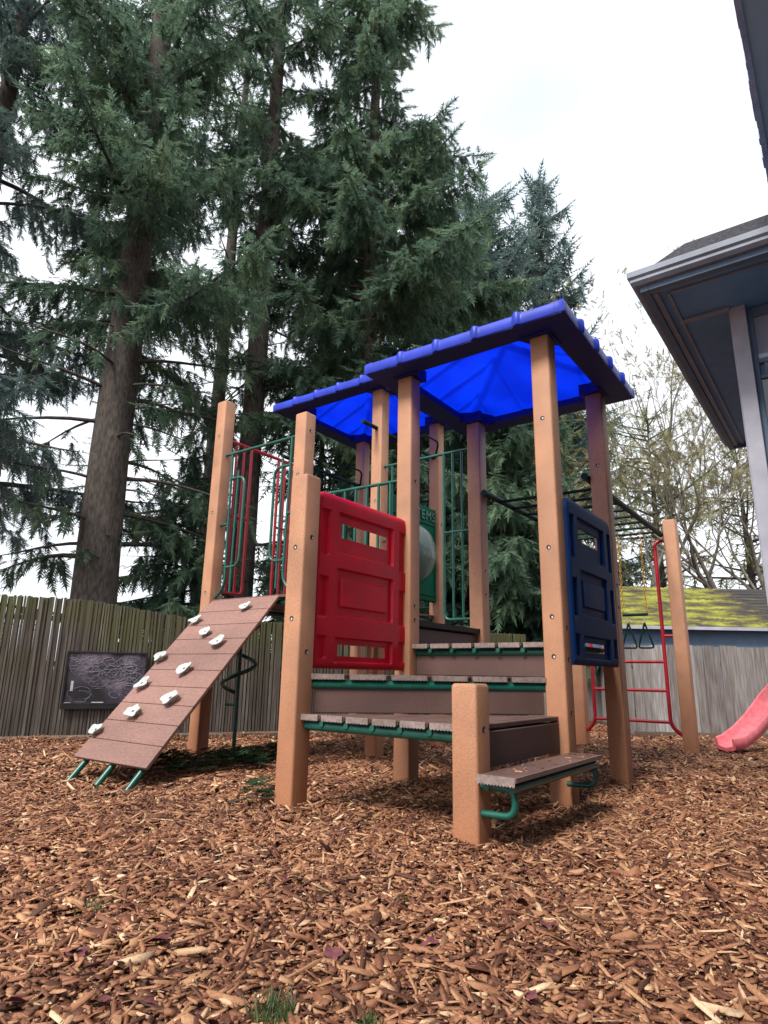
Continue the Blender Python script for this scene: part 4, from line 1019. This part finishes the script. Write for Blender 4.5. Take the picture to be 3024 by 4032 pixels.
# ---------------------------------------------------------------- small ground debris
def bough(label, x, y, L, rz, seed, z=.02, n=9):
    global rngT
    rngT = np.random.default_rng(seed); rg = random.Random(seed); P, Dd, Nn, Ll = [], [], [], []; tb = MB()
    root = thing('fallen_bough', label, 'bough', (x, y, 0), rz, 'fallen evergreen boughs')
    tb.tube([(0, 0, z), (L * .5, .03, z + .03), (L, 0, z + .01)], [.006, .004, .002], 5); 
    for i in range(n * 10):
        s = rg.uniform(.02, 1); sd = rg.choice([-1, 1]); bl = .34 * L * (1 - s * .7) * rg.uniform(.3, 1); 
        q = np.array([s * L, 0, z + .02]) + np.array([.6, sd * .8, 0]) * bl; P.append(q + np.array([0, 0, rg.uniform(0, .10)])); Dd.append((.8, sd * rg.uniform(.1, .9), rg.uniform(-.1, .25))); Nn.append((rg.uniform(-.5, .5), rg.uniform(-.5, .5), 1)); Ll.append(rg.uniform(.06, .13))
    V, T = place(np.array(P), np.array(Dd), np.array(Nn), np.array(Ll), SPR)
    tb.build('stem', 'bark', root); np_mesh('needles', V, T, 'debris', root)
bough('large dark evergreen bough lying on the chips beside the ramp foot', -1.70, 4.60, .85, .50, 3, n=26)
bough('second dark evergreen bough lying under the ramp, closer to its post', -1.30, 5.05, .6, .7, 4, n=16)
bough('small bright green sprig lying on the chips left of the stairs', -.80, 3.62, .24, .1, 5, n=4)
def tuft(label, x, y, h, n, seed, r=.05):
    rg = random.Random(seed); m = MB()
    for i in range(n):
        a = rg.uniform(0, 6.28); q = rg.uniform(0, r); px, py = q * math.cos(a), q * math.sin(a); hh = h * rg.uniform(.4, 1); lx, ly = rg.gauss(0, .35) * hh, rg.gauss(0, .35) * hh; w = .0016
        m.add([(px - w, py, 0), (px + w, py, 0), (px + lx * .4 + w * .8, py + ly * .4, hh * .6), (px + lx * .4 - w * .8, py + ly * .4, hh * .6), (px + lx, py + ly, hh)], [(0, 1, 2, 3), (3, 2, 4)])
    o = m.build('grass_tuft', 'grass', None); o.location = (x, y, float(gz(x, y)) + .004); tag(o, label, 'grass', 'grass tufts growing through the chips')
tuft('largest green grass tuft, at the very front of the chips', -.215, 1.53, .062, 120, 1, .05)
tuft('small green grass tuft right of the largest one', -.015, 1.53, .045, 45, 2, .03)
tuft('low dark green tuft amid purple leaves at the front left', -.85, 2.08, .026, 60, 3, .05)
tuft('sparse pale tuft in the middle of the chips', .07, 2.25, .03, 30, 4, .03)
leafpos = [(-.56, 1.847), (-.614, 1.705), (-.58, 1.54), (-.471, 1.534), (-.721, 1.736), (-.109, 1.838), (.144, 1.906), (-.307, 2.395), (-.745, 1.525), (.491, 2.065), (.345, 1.631)]
rg = random.Random(9); m = MB(); n = 14
pts = []
for i in range(n):
    t = 2 * math.pi * i / n; r_ = .022 * (1 + .25 * math.cos(5 * t)) ; pts.append((r_ * math.cos(t) * 1.3, r_ * math.sin(t), .004 + .006 * math.sin(2 * t)))
m.add([(0, 0, .001)] + pts, [(0, i + 1, (i + 1) % n + 1) for i in range(n)], True)
lf0 = m.build('fallen_leaf', 'purpleleaf', None)
for i, (x, y) in enumerate(leafpos):
    o = lf0 if i == 0 else lf0.copy()
    if i: COL.objects.link(o)
    o.location = (x, y, float(gz(x, y)) + .018); o.rotation_euler = (rg.gauss(0, .2), rg.gauss(0, .2), rg.uniform(0, 6)); sc = rg.uniform(.6, 1.05); o.scale = (sc, sc, sc)
    tag(o, 'curled purplish leaf lying on the wood chips', 'leaf', 'fallen purple leaves')

# ---------------------------------------------------------------- light: bright overcast
SUN_AZ, SUN_EL = R(218), R(52)      # from behind-left of the camera
sd = Vector((-.62 * math.cos(SUN_EL), -.785 * math.cos(SUN_EL), math.sin(SUN_EL)))
ld = bpy.data.lights.new('sun', 'SUN'); ld.energy = 4.7; ld.angle = R(16); ld.color = (1, .955, .89)
lo_ = bpy.data.objects.new('sun', ld); COL.objects.link(lo_); lo_.rotation_euler = (-sd).to_track_quat('-Z', 'Y').to_euler()
w = bpy.data.worlds.new('World'); SC.world = w; w.use_nodes = True; nt = w.node_tree; nt.nodes.clear(); L = nt.links.new
out = N(nt, 'ShaderNodeOutputWorld')
sky = nt.nodes.new('ShaderNodeTexSky'); sky.sky_type = 'NISHITA'; sky.sun_disc = False; sky.sun_elevation = SUN_EL; sky.sun_rotation = math.atan2(sd.x, sd.y); sky.dust_density = 3
bg = N(nt, 'ShaderNodeBackground'); bg.inputs[1].default_value = .10; L(sky.outputs[0], bg.inputs[0])
tc = N(nt, 'ShaderNodeTexCoord'); mp = N(nt, 'ShaderNodeMapping'); mp.inputs['Scale'].default_value = (1, 1, 2.2); L(tc.outputs['Generated'], mp.inputs[0])
nz = N(nt, 'ShaderNodeTexNoise'); nz.inputs['Scale'].default_value = 1.7; nz.inputs['Detail'].default_value = 6; L(mp.outputs[0], nz.inputs['Vector'])
cr = ramp(nt, [(.28, (1.06, 1.17, 1.34)), (.62, (1.46, 1.49, 1.54))]); L(nz.outputs[0], cr.inputs[0])
cl = N(nt, 'ShaderNodeBackground'); cl.inputs[1].default_value = 1.0; L(cr.outputs[0], cl.inputs[0])
mx = N(nt, 'ShaderNodeMixShader'); mx.inputs[0].default_value = .85; L(bg.outputs[0], mx.inputs[1]); L(cl.outputs[0], mx.inputs[2]); L(mx.outputs[0], out.inputs[0])
SC.view_settings.view_transform = 'Standard'; SC.view_settings.look = 'None'; SC.view_settings.exposure = 0; SC.view_settings.gamma = 1
SC.cycles.max_bounces = 6; SC.cycles.transparent_max_bounces = 12
SC.cycles.use_denoising = True
